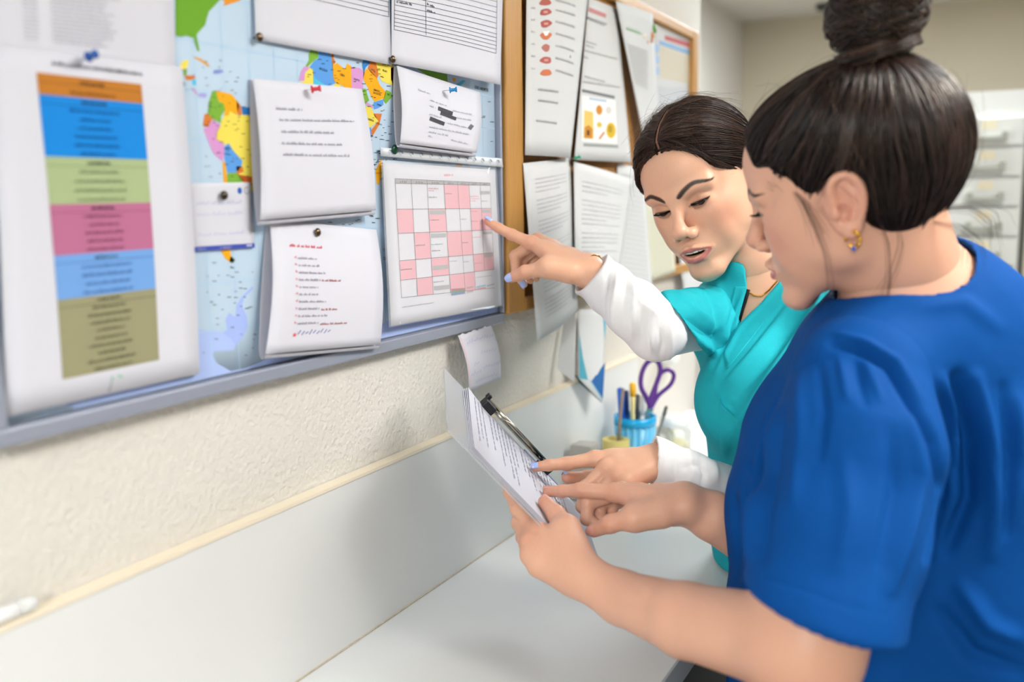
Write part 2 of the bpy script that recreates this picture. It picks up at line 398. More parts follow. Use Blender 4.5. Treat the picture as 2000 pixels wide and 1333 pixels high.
class Print:
    """flat print: quads and polygons a hair above a sheet, grouped by colour into one mesh"""
    def __init__(s, S, h=.0004): s.S = S; s.h = h; s.v = []; s.f = []; s.mi = []; s.cols = []
    def _m(s, col):
        if col not in s.cols: s.cols.append(col)
        return s.cols.index(col)
    def uvpoly(s, pts, col, h=0):
        n = len(s.v); s.v += [s.S.S(u, v, s.h+h) for u, v in pts]; s.f.append(tuple(range(n, n+len(pts)))); s.mi.append(s._m(col))
    def rect(s, u0, v0, u1, v1, col, h=0, n=1):
        for i in range(n):
            a, b = u0+(u1-u0)*i/n, u0+(u1-u0)*(i+1)/n; s.uvpoly([(a, v0), (a, v1), (b, v1), (b, v0)], col, h)
    def pxpoly(s, pts, col, h=0): s.uvpoly([s.S.uv(*p) for p in pts], col, h)
    def line(s, u0, v0, u1, v1, w, col, h=0, n=4):
        d = np.array([u1-u0, v1-v0]); pn = np.array([-d[1], d[0]])/(np.linalg.norm(d)+1e-9)*w/2
        for i in range(n):
            a = np.array([u0, v0])+d*i/n; b = np.array([u0, v0])+d*(i+1)/n; s.uvpoly([a-pn, a+pn, b+pn, b-pn], col, h)
    def greek(s, u0, v, u1, hgt, col, rng, slant=0., lw=.55, h=0, tilt=0.):
        """a line of type too small to read: word-like runs of letter strokes"""
        u = u0; W = hgt*lw*s.asp
        while u < u1-W:
            for _ in range(rng.integers(2, 9)):
                if u > u1-W: break
                hh = hgt*rng.choice([.62, .62, 1.0, .8]); vv = v+tilt*(u-u0)
                s.uvpoly([(u, vv-hh), (u, vv), (u+W*.62, vv), (u+W*.62+slant, vv-hh)], col, h); u += W
            u += W*.9
    asp = .7
    def text(s, txt, u, v, size, col, h=0, ang=0., asp=None):
        cu = bpy.data.curves.new('t', 'FONT'); cu.body = txt; cu.align_x = 'CENTER'; cu.resolution_u = 2
        o = bpy.data.objects.new('t', cu); me = o.to_mesh(); asp = asp or s.asp
        n = len(s.v); ca, sa = math.cos(ang), math.sin(ang)
        for q in me.vertices:
            x, y = q.co.x*size, q.co.y*size; x, y = x*ca-y*sa, x*sa+y*ca
            s.v.append(s.S.S(u+x*asp, v-y, s.h+h))
        k = s._m(col)
        for p in me.polygons: s.f.append(tuple(n+i for i in p.vertices)); s.mi.append(k)
        o.to_mesh_clear(); bpy.data.objects.remove(o); bpy.data.curves.remove(cu)
    def build(s, name='print', parent=None):
        if not s.f: return
        me = bpy.data.meshes.new(name); me.from_pydata([tuple(map(float, v)) for v in s.v], [], s.f); me.polygons.foreach_set('material_index', s.mi); me.update()
        o = link(name, me, [ink(c) for c in s.cols], parent or s.S.o); o['kind'] = 'stuff'; return o
M_PAPER = mat('white_paper', 'd9d8e2', .8, spec=.2)
M_PAPER2 = mat('white_paper_warm', 'd5d5d6', .8, spec=.2)
def dome_pin(px, py, x, m, label, r=.0048):
    p = onx(px, py, x); b = MB(); b.lathe(p, [(.0008, -.008), (.0009, .0003), (r*.95, .0004), (r, .0012), (r*.85, .0026), (r*.45, .0036), (.0004, .0040)], 16, (1, 0, 0))
    o = b.build('thumbtack', m, smooth=True); tag(o, label, 'thumbtack', 'thumbtacks'); return o
def push_pin(px, py, x, m, label, axis=(1, .35, .05)):
    e = empty('push_pin', onx(px, py, x)); tag(e, label, 'push pin', 'push pins'); p = onx(px, py, x); a = np.array(axis, float); a /= np.linalg.norm(a)
    b = MB(); b.lathe(p+a*.0045, [(.0005, 0), (.0040, .0003), (.0043, .0012), (.0024, .0024), (.0021, .0072), (.0036, .0090), (.0036, .0102), (.0005, .0106)], 16, a); b.build('head', m, e, True)
    b = MB(); b.tube([p-a*.004, p+a*.0046], .0005, 6); b.build('needle', mat('steel', 'c9ccd0', .25, 1), e)
# ------------------------------------------------------------------ grey framed board with the map
def bar(b, y0, y1, z0_, z1_, x0=.001, x1=.020): b.box((x0, y0, z0_), (x1, y1, z1_))
zb = float(onx(987, 630, .02)[2]); zi = float(onx(520, 719, .016)[2]); yR = float(onx(987, 620, .02)[1]); yRi = float(onx(972, 400, .012)[1])
yLi = float(onx(2, 800, .012)[1]); yL = yLi-(zi-zb); zTop = CH+.62
M_ALU = mat('grey_aluminium', '9fa4b4', .45, .25)
o = empty('notice_board', (.001, (yL+yR)/2, zb)); tag(o, 'grey aluminium framed notice board covered by a world map', 'notice board')
b = MB(); bar(b, yL, yR, zb, zi); b.build('frame_bar', M_ALU, o, bevel=.002)
b = MB(); bar(b, yL, yR, zTop-(zi-zb), zTop); b.build('frame_bar', M_ALU, o, bevel=.002)
b = MB(); bar(b, yL, yLi, zi+.0002, zTop-(zi-zb)-.0002); b.build('frame_bar', M_ALU, o, bevel=.002)
b = MB(); bar(b, yRi, yR, zi+.0002, zTop-(zi-zb)-.0002); b.build('frame_bar', M_ALU, o, bevel=.002)
b = MB(); bar(b, yLi+.0005, yRi-.0005, zi+.0005, zTop-(zi-zb)-.0005, .001, .009); b.build('backing', mat('felt', '9aa7b8', .9), o)
# the map: corners in wall coordinates
class Flat(Sheet):
    def __init__(s, x): s.x = x
    def S(s, u, v, h=0.):
        p = onx(u, v, s.x); p[0] += h; p[1] = min(max(p[1], y0m), y1m); p[2] = max(p[2], z0m); return p
    def uv(s, px, py): return px, py
MAPX = .0102
mapS = Sheet([(0, 0)]*4, [0]*4); y0m, y1m, z0m, z1m = yLi+.002, yRi-.002, zi+.002, zTop-.05
mapS.c = [np.array([MAPX, y0m, z1m]), np.array([MAPX, y1m, z1m]), np.array([MAPX, y1m, z0m]), np.array([MAPX, y0m, z0m])]
mapS.build('world_map', mat('map_sea', 'bfd4e8', .6, spec=.3), 'large light blue political world map filling the grey framed board', 'map')
FM = Flat(MAPX); mp = Print(FM, .0002)
Z3 = lambda L: [(340+x/4.443, y/4.443) for x, y in L]
Z4 = lambda L: [(340+x/2.898, 280+y/2.898) for x, y in L]
Z5 = lambda L: [(720+x/3.92, y/3.92) for x, y in L]
Z6 = lambda L: [(720+x/3.333, 280+y/3.333) for x, y in L]
GRN, ORG, YEL, PNK, BLU, AMB, BRN, CYN, LAV, LSEA = '7fb23f', 'e8952f', 'f0dc5e', 'd99ad2', '5f9fe6', 'f5ad1e', 'd97d36', '55c3ea', 'b3c6f7', 'd3e9f7'
def land(L, col, h=0): mp.pxpoly(L, col, h)
land(Z4([(130, 1050), (200, 1062), (275, 1072), (320, 1105), (350, 1140), (340, 1172), (225, 1180), (220, 1200), (240, 1245), (320, 1290), (400, 1275), (600, 1190), (900, 1180), (1300, 960), (1842, 880), (1842, 968), (1300, 1112), (600, 1258), (0, 1382), (-560, 1505), (-700, 1450), (120, 1320)]), LAV)
land(Z4([(275, 1075), (300, 1055), (290, 1000), (310, 960), (345, 985), (352, 920), (380, 872), (440, 812), (448, 822), (398, 872), (384, 920), (410, 980), (416, 1040), (392, 1092), (350, 1145), (320, 1108)]), 'aabdf5', .00006)
for L, c in [([(10, -40), (420, -40), (395, 0), (350, 50), (300, 100), (280, 170), (270, 215), (225, 265), (195, 300), (200, 340), (215, 420), (222, 445), (200, 440), (180, 380), (170, 330), (100, 310), (60, 320), (10, 310)], '6fa62e'),
             ([(400, -20), (600, -20), (560, 10), (470, 38), (425, 52), (440, 20)], ORG), ([(160, 488), (230, 508), (280, 540), (312, 578), (290, 580), (240, 540), (180, 506)], 'e0a455'),
             ([(60, 545), (95, 520), (125, 525), (115, 580), (90, 602), (40, 595)], YEL), ([(80, 600), (112, 600), (106, 655), (82, 655)], GRN), ([(92, 655), (170, 655), (188, 680), (130, 698), (96, 690)], BRN),
             ([(150, 690), (186, 690), (192, 738), (160, 742)], CYN), ([(150, 762), (182, 782), (204, 818), (186, 818)], PNK), ([(200, 818), (250, 805), (288, 822), (270, 848), (214, 842)], 'a9a6e2'),
             ([(335, 615), (400, 600), (432, 622), (390, 642), (340, 642)], '8fa0dd'),
             ([(330, 790), (362, 790), (385, 880), (430, 900), (440, 960), (405, 1010), (405, 1072), (370, 1050), (340, 1040), (288, 988), (300, 890)], GRN),
             ([(360, 790), (430, 800), (500, 820), (540, 870), (560, 910), (545, 1000), (482, 962), (470, 1005), (430, 1005), (440, 960), (430, 900), (385, 878)], AMB),
             ([(540, 868), (578, 920), (588, 992), (560, 1012), (545, 960)], BRN), ([(582, 930), (700, 935), (700, 1000), (595, 996)], '2f79c4'),
             ([(430, 1005), (470, 1005), (482, 962), (545, 1002), (595, 998), (720, 1010), (720, 1700), (620, 1620), (520, 1500), (460, 1260), (430, 1250), (362, 1205), (365, 1150), (402, 1090), (405, 1060)], YEL),
             ([(288, 988), (332, 1030), (292, 1105), (248, 1092), (262, 990)], BRN),
             ([(335, 1035), (402, 1088), (372, 1150), (365, 1205), (432, 1250), (438, 1330), (420, 1400), (395, 1385), (340, 1333), (300, 1240), (250, 1115), (292, 1105)], PNK),
             ([(1190, 420), (1245, 435), (1250, 500), (1215, 525), (1150, 585), (1140, 575), (1170, 520), (1165, 470)], GRN), ([(1125, 580), (1172, 580), (1160, 610), (1135, 622), (1130, 700), (1080, 700), (1100, 620)], PNK),
             ([(1172, 588), (1205, 610), (1207, 780), (1085, 720), (1130, 702), (1135, 640)], YEL), ([(1252, 435), (1352, 455), (1375, 560), (1380, 682), (1402, 722), (1330, 752), (1210, 662), (1205, 600), (1172, 586), (1215, 528), (1250, 508)], BLU),
             ([(1207, 662), (1330, 752), (1330, 800), (1210, 780)], CYN), ([(1355, 455), (1392, 465), (1380, 500), (1402, 540), (1382, 562), (1370, 520)], BRN),
             ([(1365, 510), (1382, 562), (1412, 545), (1480, 600), (1500, 550), (1535, 575), (1540, 790), (1440, 735), (1402, 722), (1380, 690)], AMB), ([(1380, 745), (1412, 712), (1440, 735), (1440, 790), (1380, 790)], YEL),
             ([(1535, 578), (1612, 592), (1652, 630), (1636, 700), (1642, 775), (1540, 765)], PNK), ([(1630, 560), (1640, 510), (1700, 530), (1695, 555), (1662, 585), (1642, 640)], '3f86c9'),
             ([(1698, 530), (1748, 540), (1766, 610), (1772, 650), (1760, 682), (1700, 622), (1680, 592)], BRN), ([(1748, 540), (1780, 545), (1900, 560), (1900, 745), (1800, 705), (1772, 645), (1766, 610)], YEL),
             ([(1640, 645), (1662, 600), (1692, 602), (1760, 682), (1786, 742), (1838, 800), (1822, 852), (1780, 868), (1738, 885), (1712, 842), (1680, 762), (1640, 690)], AMB), ([(1728, 890), (1812, 862), (1816, 910), (1770, 940), (1732, 952)], BLU),
             ([(1838, 780), (1880, 800), (1890, 840), (1835, 902), (1814, 868)], GRN), ([(1600, 775), (1660, 770), (1692, 872), (1665, 892), (1650, 922)], GRN), ([(1665, 880), (1722, 922), (1724, 942), (1664, 912)], PNK),
             ([(1650, 925), (1702, 920), (1740, 1000), (1772, 1050), (1702, 1106), (1670, 1100)], YEL), ([(1728, 985), (1802, 988), (1780, 1080), (1715, 1192), (1708, 1130), (1772, 1050), (1738, 1010)], BRN), ([(1670, 1104), (1708, 1108), (1714, 1190), (1690, 1225)], BLU)]:
    land(Z3(L), c, .0001)
for L, c in [([(283, 20), (308, 0), (332, 40), (386, 100), (380, 132), (350, 166), (300, 166), (284, 90)], BLU), ([(273, 100), (290, 110), (302, 240), (280, 240)], AMB), ([(350, 130), (386, 132), (392, 162), (355, 178)], BRN),
             ([(300, 170), (352, 166), (386, 205), (382, 260), (300, 260)], GRN), ([(358, 176), (440, 190), (440, 240), (386, 218)], 'c9642c'), ([(258, 590), (315, 590), (322, 640), (344, 664), (325, 678), (288, 652), (272, 625)], AMB), ([(320, 640), (346, 662), (326, 680), (310, 665)], GRN)]:
    land(Z4(L), c, .00014)
for L, c in [([(168, 520), (216, 510), (226, 605), (170, 618)], BRN), ([(175, 618), (245, 610), (300, 700), (250, 760), (192, 692)], PNK), ([(235, 705), (300, 700), (300, 760), (250, 760)], AMB), ([(360, 520), (600, 570), (604, 632), (480, 600)], GRN), ([(638, 596), (668, 602), (652, 634)], AMB), ([(662, 652), (720, 612), (742, 620), (702, 658)], CYN)]:
    land(Z5(L), c, .0001)
land(Z6([(44, 175), (80, 102), (92, 130), (86, 200), (66, 268), (50, 262)]), AMB, .0001); land(Z6([(560, 136), (612, 142), (605, 158), (580, 156)]), AMB, .0001); land(Z6([(640, 146), (660, 150), (655, 160)]), AMB, .0001)
mp.build('land_print', mapS.o)
gp = Print(mapS, .00025); rng = np.random.default_rng(2)
for i in range(1, 22): gp.line(i/22, 0, i/22, 1, .0011, 'b4d4f0', 0, 1)
for i in range(1, 16): gp.line(0, i/16, 1, i/16, .0014, 'b4d4f0', 0, 1)
gp.build('graticule', mapS.o)
lb = Print(FM, .0006); lb.asp = 1.0
def label(X, Y, t, s, zz=Z3, ang=0.):
    (px, py), = zz([(X, Y)]); lb.text(t, px, py, s, '1b1b20', ang=ang, asp=.62)
for X, Y, t, s in [(1290, 615, 'ARGELIA', 7), (1455, 662, 'LIBIA', 7), (1582, 702, 'EGIPTO', 5.5), (1755, 795, 'ARABIA', 6), (1757, 822, 'SAUDITA', 6), (1825, 625, 'IRAN', 6), (1722, 615, 'IRAQ', 5), (1776, 920, 'YEMEN', 5), (1700, 1050, 'ETIOPIA', 6), (1772, 1082, 'SOMALIA', 5)]:
    label(X, Y, t, s, ang=-.20)
label(1187, 612, 'O', 8, Z4); label(1190, 660, 'DE', 8, Z4); label(862, 690, 'DEL NORTE', 8, Z5, -.16); label(66, 198, 'MADAGASCAR', 3.2, Z6)
def smudge(px, py, w, h): lb.uvpoly([(px, py), (px, py+h), (px+w, py+h+w*.02), (px+w, py+w*.02)], '30343c')
for X0, Y0, X1, Y1, n in [(430, 105, 760, 300, 0), (396, 200, 490, 350, 60), (590, 105, 770, 190, 40), (350, 110, 470, 190, 26), (395, 510, 500, 700, 26), (712, 170, 770, 320, 34), (722, 290, 748, 350, 24), (870, 180, 975, 300, 14), (640, 415, 740, 440, 16), (400, 500, 470, 660, 14), (650, 110, 780, 200, 24)]:
    for _ in range(n): smudge(rng.uniform(X0, X1), rng.uniform(Y0, Y1), rng.uniform(3, 8), rng.uniform(.8, 1.3))
for px in range(30, 990, 52): smudge(px, 838-(px)*.226+1, 3, 3)
lb.build('lettering', mapS.o)
# ------------------------------------------------------------------ the papers on the grey board
GP = 'notices pinned on the grey board'
def sheet(cs, xs, name, label, cat='notice', group=None, m=M_PAPER, bulge=0, bow=0, **k):
    s = Sheet(cs, xs, bulge, bow); s.build(name, m, label, cat, group or GP, **k); return s
rng = np.random.default_rng(3)
s = sheet([(-60, -150), (336, -110), (343, 140), (-40, 96)], [.0125]*4, 'paper_sheet', 'white sheet with pale columns of type at the upper left, above the colour table')
p = Print(s); p.asp = .75
for i in range(22):
    v = .20+i*.032
    p.greek(.20, v, .27, .011, '9a98a4', rng); p.greek(.33, v, .33+rng.uniform(.25, .36), .011, '8f8d9a', rng); p.line(.33, v+.008, .92, v+.008, .0012, 'c9c7d2')
p.build()
s = sheet([(-22, 84), (354.5, 130), (390, 730), (12, 815)], [.0145, .0145, .017, .017], 'paper_sheet', 'white sheet with a table of six coloured bands under a blue tack', bulge=.003)
p = Print(s); p.asp = .75
def tb(v0_, v1_): return v0_, v1_
tl, tr, br, bl = [s.uv(*q) for q in ((56, 138), (260, 162), (295, 704), (105, 743))]
pt = lambda a, b: tuple(np.array(tl)*(1-a)*(1-b)+np.array(tr)*a*(1-b)+np.array(br)*a*b+np.array(bl)*(1-a)*b)
bands = [(0, .068, 'c07a2c'), (.068, .266, '1787dd'), (.266, .420, 'aab98b'), (.420, .587, 'bb6f93'), (.587, .733, '74a4e2'), (.733, 1.0, '9c9876')]
for a, b_, c in bands: p.uvpoly([pt(0, a), pt(0, b_), pt(1, b_), pt(1, a)], c)
for a, b_, c in bands:
    n = max(2, int((b_-a)/.026)); dark = {'c07a2c': '8a551c', '1787dd': '0f5aa0', 'aab98b': '7c8a64', 'bb6f93': '8c4c6b', '74a4e2': '4c76b4', '9c9876': '64614a'}[c]
    for i in range(n):
        v = a+(i+.72)*(b_-a)/n; w = rng.uniform(.14, .26) if i else .12; q0, q1 = pt(.5-w, v), pt(.5+w, v); p.greek(q0[0], q0[1], q1[0], .0105, dark if i else '2c2c2c', rng, h=.0002, tilt=(q1[1]-q0[1])/(q1[0]-q0[0]))
    q0, q1 = pt(0, a+.028), pt(1, a+.028); p.line(q0[0], q0[1], q1[0], q1[1], .0018, dark, .0001)
q0, q1 = s.uv(84, 124), s.uv(264, 146); p.greek(q0[0], q0[1], q1[0], .012, '5a5866', rng, tilt=(q1[1]-q0[1])/(q1[0]-q0[0]))
q0 = s.uv(198, 752); p.text('P', q0[0], q0[1], .03, '4fb88e'); p.line(q0[0]-.02, q0[1]+.025, q0[0]-.002, q0[1], .004, '8a8fa0'); p.line(q0[0]+.03, q0[1]-.02, q0[0]+.055, q0[1]-.012, .006, '7fd0ad')
p.build()
push_pin(165, 114, .0175, mat('blue_pin', '1b55a8', .2), 'dark blue push pin at the top of the colour table sheet', (1, -.05, .15))
s = sheet([(492, -160), (757, -110), (764.5, 127), (500, 77)], [.0150, .0150, .0155, .0155], 'paper_sheet', 'white form hanging at top centre, its ruled lines just showing')
p = Print(s); p.asp = .9
for k in range(6): a, b_ = s.uv(758.5, 32-k*9.6), s.uv(500, -28-k*9.6); p.line(a[0], a[1], b_[0], b_[1], .0032, '3a3a44')
a, b_ = s.uv(758.5, 32), s.uv(757.5, -80); p.line(a[0], a[1], b_[0], b_[1], .0035, '3a3a44'); p.build()
s = sheet([(766, -150), (985, -110), (977, 166), (765, 124)], [.0165, .0235, .030, .0165], 'paper_sheet', 'white form with many ruled rows at top right of the grey board', bow=.004)
p = Print(s); p.asp = .9
for k in range(16):
    y = 57-k*7.6 if k < 5 else 57-38-(k-5)*10.5
    a, b_ = s.uv(768.5+.05*k, y), s.uv(966, y+47); p.line(a[0], a[1], b_[0], b_[1], .0030, '45454f' if k < 9 else '6a6a74', n=8)
for x0, y0_, x1, y1_ in ((768.5, 57, 770.5, -110), (820.5, 67, 819, -80), (966, 104, 968, -70)): a, b_ = s.uv(x0, y0_), s.uv(x1, y1_); p.line(a[0], a[1], b_[0], b_[1], .0032, '45454f')
for X, Y, X1 in ((772, 4, 798), (822, 8, 836), (822, 20, 838)): a, b_ = s.uv(X, Y), s.uv(X1, Y+6); p.greek(a[0], a[1], b_[0], .016, '3a3a44', rng, tilt=(b_[1]-a[1])/(b_[0]-a[0]))
p.build()
M_BRASS = mat('bronze_tack', '6b5a48', .28, 1)
dome_pin(505, 73, .0165, M_BRASS, 'bronze thumbtack at the lower left corner of the top centre form'); dome_pin(766, 116, .0180, M_BRASS, 'bronze thumbtack between the two ruled forms')
def folded(tl, tr, br, bl, x0, xb, name, label, bulge=.005):
    """a sheet folded at the bottom: back leaf on the board, front leaf bowing away"""
    s = Sheet([tl, tr, br, bl], [x0+.004, x0+.004, xb, xb], bulge); s.build(name, M_PAPER, label, 'notice', GP)
    # back leaf and fold, same object's part
    k = Sheet([tl, tr, br, bl], [x0]*4); k.c = [c.copy() for c in s.c]
    for c in k.c: c[0] = x0
    V = []; Q = []; prof = [(v, x0) for v in np.linspace(0, .97, 12)]+[(1.0+.0*a, x0+(xb-x0)*a) for a in (.12, .35, .65, .9)]
    for v, x in prof:
        for u in (0, .25, .5, .75, 1):
            q = s.S(u, min(v, 1)).copy(); q[0] = x+.0085*v*v*(1 if v < 1 else max(0, 1-(x-x0)/(xb-x0))); q[2] -= (.006*math.sin(math.pi*(x-x0)/(xb-x0)) if v >= 1 else 0); V.append(q)
    n = len(V); V += [v+np.array([-.0004, 0, 0]) for v in V]
    for j in range(len(prof)-1):
        for i in range(4): a = j*5+i; Q.append((a, a+5, a+6, a+1)); Q.append((n+a, n+a+1, n+a+6, n+a+5))
    link('back_leaf', arr_mesh('back_leaf', np.array(V), np.array(Q)), M_PAPER, s.o); return s
s = folded((494, 153), (707, 174), (734, 411), (509, 430), .0125, .027, 'folded_paper', 'folded white paper with five short lines of type under a red push pin')
p = Print(s, .0006); p.asp = 1.05
for (x0, y0_, x1), hh in (((530, 214, 580), .022), ((535, 236, 683), .020), ((537, 259, 640), .020), ((538, 282, 656), .020), ((540, 304, 670), .020)):
    a, b_ = s.uv(x0, y0_), s.uv(x1, y0_+2); p.greek(a[0], a[1], b_[0], hh, 'a3a3b0', rng, tilt=(b_[1]-a[1])/(b_[0]-a[0]))
p.build()
M_REDP = mat('red_clear_plastic', 'f0495c', .12, trans=.35); M_BLUP = mat('blue_clear_plastic', '2a9be0', .12, trans=.25)
push_pin(600, 176, .021, M_REDP, 'red push pin on the folded paper', (1, .5, .12))
s = folded((527, 428), (735, 449), (743, 673), (519, 692), .0125, .030, 'folded_paper', 'folded white paper with a red heading and a list of ten lines', .007)
p = Print(s, .0006); p.asp = 1.05
a, b_ = s.uv(555, 482), s.uv(617, 488); p.greek(a[0], a[1], b_[0], .022, 'e2566a', rng)
for k, (x1, red) in enumerate([(605, 0), (608, 0), (619, 0), (648, 1), (605, 0), (604, 0), (619, 0), (643, 1), (626, 0), (664, 1)]):
    y = 506+k*14.3; a, b_ = s.uv(568, y), s.uv(x1 if not red else 608, y+1); p.greek(a[0], a[1], b_[0], .017, '9d93a4', rng)
    a = s.uv(562, y-2); p.greek(a[0], a[1], a[0]+.02, .017, 'ee8f98', rng)
    if red: a, b_ = s.uv(610, y+1), s.uv(x1, y+2); p.greek(a[0], a[1], b_[0], .017, 'b0686e', rng)
for k in range(9): a = s.uv(570+k*7, 654+(k % 2)*2-k*.6); b_ = s.uv(575+k*7, 646+(k % 3)*2-k*.6); p.line(a[0], a[1], b_[0], b_[1], .006, '6a62a8')
a = s.uv(562, 655); p.rect(a[0], a[1]-.012, a[0]+.022, a[1]+.012, 'ee6f7c'); p.build()
dome_pin(619, 454, .0205, M_BRASS, 'dark bronze thumbtack on the folded list')
# note card with the blue stripe
s = sheet([(366, 358), (490, 356), (497, 484), (376, 492)], [.0125]*4, 'note_card', 'small white note card with a blue stripe along its bottom and faint handwriting', 'card')
p = Print(s); p.asp = 1
p.rect(0, .93, 1, 1, '4452ae'); p.greek(.08, .985, .2, .03, 'aab2dd', rng, h=.0002); p.greek(.42, .98, .62, .03, 'aab2dd', rng, h=.0002); p.greek(.86, .975, .96, .035, 'dde0f2', rng, h=.0002)
for v in (.32, .48, .78):
    for i in range(16):
        u = .10+i*.042+(.03 if i > 4 else 0)+(.03 if i > 9 else 0); p.line(u, v, u+.03, v-rng.uniform(.02, .06), .007, '989fdb')
for v in (.60, .88): p.line(.06, v, .88, v-.02, .004, 'd5d5e4')
for i in range(14): a = i*2*math.pi/14; p.uvpoly([(.80, .125), (.80+.036*math.cos(a), .125+.05*math.sin(a)), (.80+.036*math.cos(a+.45), .125+.05*math.sin(a+.45))], '3465bd')
for i in range(10): a = i*2*math.pi/12; p.line(.92+.045*math.cos(a), .125+.05*math.sin(a), .92+.045*math.cos(a+.52), .125+.05*math.sin(a+.52), .008, '77777f')
p.build()
o = dome_pin(436, 382, .0150, mat('bronze_dark', '4d463c', .3, 1), 'dark bronze tack tilted on the small note card', .0046)
# paper under the blue push pin
s = folded((775, 128), (937, 181), (931, 299), (782, 279), .0125, .028, 'folded_paper', 'folded white letter with three blacked out lines under a light blue push pin', .005)
p = Print(s, .0006); p.asp = 1.0
def zl(X0, Y0, X1, Y1): return s.uv(720+X0/3.92, Y0/3.92), s.uv(720+X1/3.92, Y1/3.92)
for X0, Y0, X1, Y1, w in ((485, 826, 597, 868, .055), (503, 862, 625, 910, .050), (425, 905, 535, 948, .055)): a, b_ = zl(X0, Y0, X1, Y1); p.line(*a, *b_, w, '4a4a50')
a, b_ = zl(735, 965, 762, 982); p.line(*a, *b_, .08, '6a6a70')
for X0, Y0, X1, Y1 in ((345, 690, 440, 725), (425, 770, 560, 815), (420, 812, 480, 835), (600, 850, 760, 885), (630, 905, 760, 930), (420, 880, 520, 905), (560, 945, 720, 985), (425, 975, 740, 1035), (425, 1012, 580, 1045), (600, 1075, 745, 1110), (425, 1045, 460, 1058)):
    a, b_ = zl(X0, Y0, X1, Y1); p.greek(a[0], a[1], b_[0], .026, 'b9b9c4', rng, tilt=(b_[1]-a[1])/(b_[0]-a[0]))
p.build()
push_pin(871, 177, .026, M_BLUP, 'light blue push pin on the letter with blacked out lines', (1, .55, .1))
# calendar in its punched sleeve
e = empty('month_calendar', onx(865, 480, .02)); tag(e, 'landscape month calendar with pink squares in a clear punched sleeve', 'calendar')
M_CLEAR = mat('clear_film', 'ffffff', .08, alpha=.16, spec=.6)
strip = Sheet([(743, 288), (980, 310), (983, 327), (744, 305)], [.0155, .0225, .0225, .0155])
strip.build('punched_strip', mat('sleeve_strip', 'e9edf2', .25, alpha=.82), None, None, parent=e, nu=12, nv=2)
p = Print(strip)
for k in range(13):
    u = .06+k*.074; p.line(u, .28, u+.012, .2, .02, '8a94a0'); p.line(u+.012, .2, u+.018, .5, .012, '8a94a0'); p.line(u-.006, .4, u+.004, .75, .012, 'b9c0cc')
p.build('punched_hole', strip.o)
cal = Sheet([(748, 317), (967, 332), (979.5, 597), (764.5, 637)], [.0165, .0225, .0265, .024]); cal.build('calendar_sheet', M_PAPER, None, None, parent=e)
p = Print(cal); p.asp = .72
XT = [158, 250, 345, 452, 543, 622, 705, 780]; XB = [200, 292, 386, 497, 595, 668, 740, 811]; YLs = [228, 258, 425, 582, 762, 890, 1005]; YRs = [257, 272, 420, 560, 708, 818, 940]
def cp(i, j):
    def at(L, t): k = min(int(t), len(L)-2); return L[k]+(L[k+1]-L[k])*(t-k)
    xt, xb, yl, yr = at(XT, i), at(XB, i), at(YLs, j), at(YRs, j)
    u = (xt-158)/622; y = yl+(yr-yl)*u; v = (y-228-29*u)/(777-94*u); return cal.uv(720+(xt+(xb-xt)*v)/3.333, 280+y/3.333)
def cell(i, j, col, a0=0, b0=0, a1=1, b1=1, h=0): p.uvpoly([cp(i+a0, j+b0), cp(i+a0, j+b1), cp(i+a1, j+b1), cp(i+a1, j+b0)], col, h)
PK, GY = 'e79fae', '9a9aa0'
for i in range(7): cell(i, 0, GY)
for r, cols in enumerate([(3, 4), (0, 2, 5, 6), (1, 3, 4), (0, 2, 5, 6), (1, 3, 4)]):
    for i in cols: cell(i, r+1, PK)
for i, r, b0, b1 in ((6, 1, .25, .38), (2, 2, .06, .24), (6, 2, .06, .20), (2, 3, .06, .22), (6, 3, .05, .18), (2, 4, .44, .66), (6, 4, .05, .24), (2, 5, .55, .80)): cell(i, r, 'a3a3a8', .06, b0, .94, b1, .0002)
def dline(a, b_, col='3d3238', w=.0028): p.line(*a, *b_, w, col, .0003)
for j in range(7):
    for i in range(7): dline(cp(i, j), cp(i+1, j))
for i in range(8):
    for j in range(6):
        if not (j == 5 and i >= 6): dline(cp(i, j), cp(i, j+1))
for i, r, b0, w, c in ((2, 1, .2, .6, 'c4525f'), (2, 1, .29, .35, 'dd8f99'), (2, 1, .55, .5, '444450'), (3, 1, .4, .5, '7a5560'), (5, 1, .5, .8, 'e58aa0'), (5, 1, .6, .8, 'e58aa0'), (5, 1, .7, .5, 'e58aa0'), (6, 1, .7, .6, '9a9aa8'), (2, 2, .5, .55, '5a4450'), (4, 2, .5, .55, '8a8a94'), (5, 2, .15, .6, 'd06a80'), (5, 2, .6, .6, 'a05a6a'), (1, 3, .5, .6, '4a3a44'), (2, 3, .5, .7, '4a9a7a'), (2, 3, .75, .5, '444450'), (4, 3, .5, .55, '8a4a5a'), (5, 3, .3, .8, 'dd8090'), (0, 4, .5, .7, '3a2a34'), (3, 4, .3, .55, '8a8a94'), (4, 4, .4, .5, '8a8a94'), (5, 4, .55, .8, 'c05a74'), (2, 5, .35, .6, '6a4a54')):
    a, b_ = cp(i+.05, r+b0), cp(i+.05+w, r+b0); p.greek(a[0], a[1], b_[0], .009, c, rng, h=.0004, tilt=(b_[1]-a[1])/(b_[0]-a[0]))
for i in range(7): a, b_ = cp(i+.28, .85), cp(i+.75, .85); p.greek(a[0], a[1], b_[0], .014, '55555c', rng, h=.0002)
a, b_ = cp(5.1, 5.35), cp(6.8, 5.35); p.greek(a[0], a[1], b_[0], .009, '9a9aa4', rng, h=.0002)
for k, c in enumerate(('a8404e', '2f7a52', '2f6fae')): p.uvpoly([cal.uv(720+x/3.333, 280+y/3.333) for x, y in ((500, 950+k*15), (503, 965+k*15), (594, 957+k*12), (592, 944+k*12))], c, .0004)
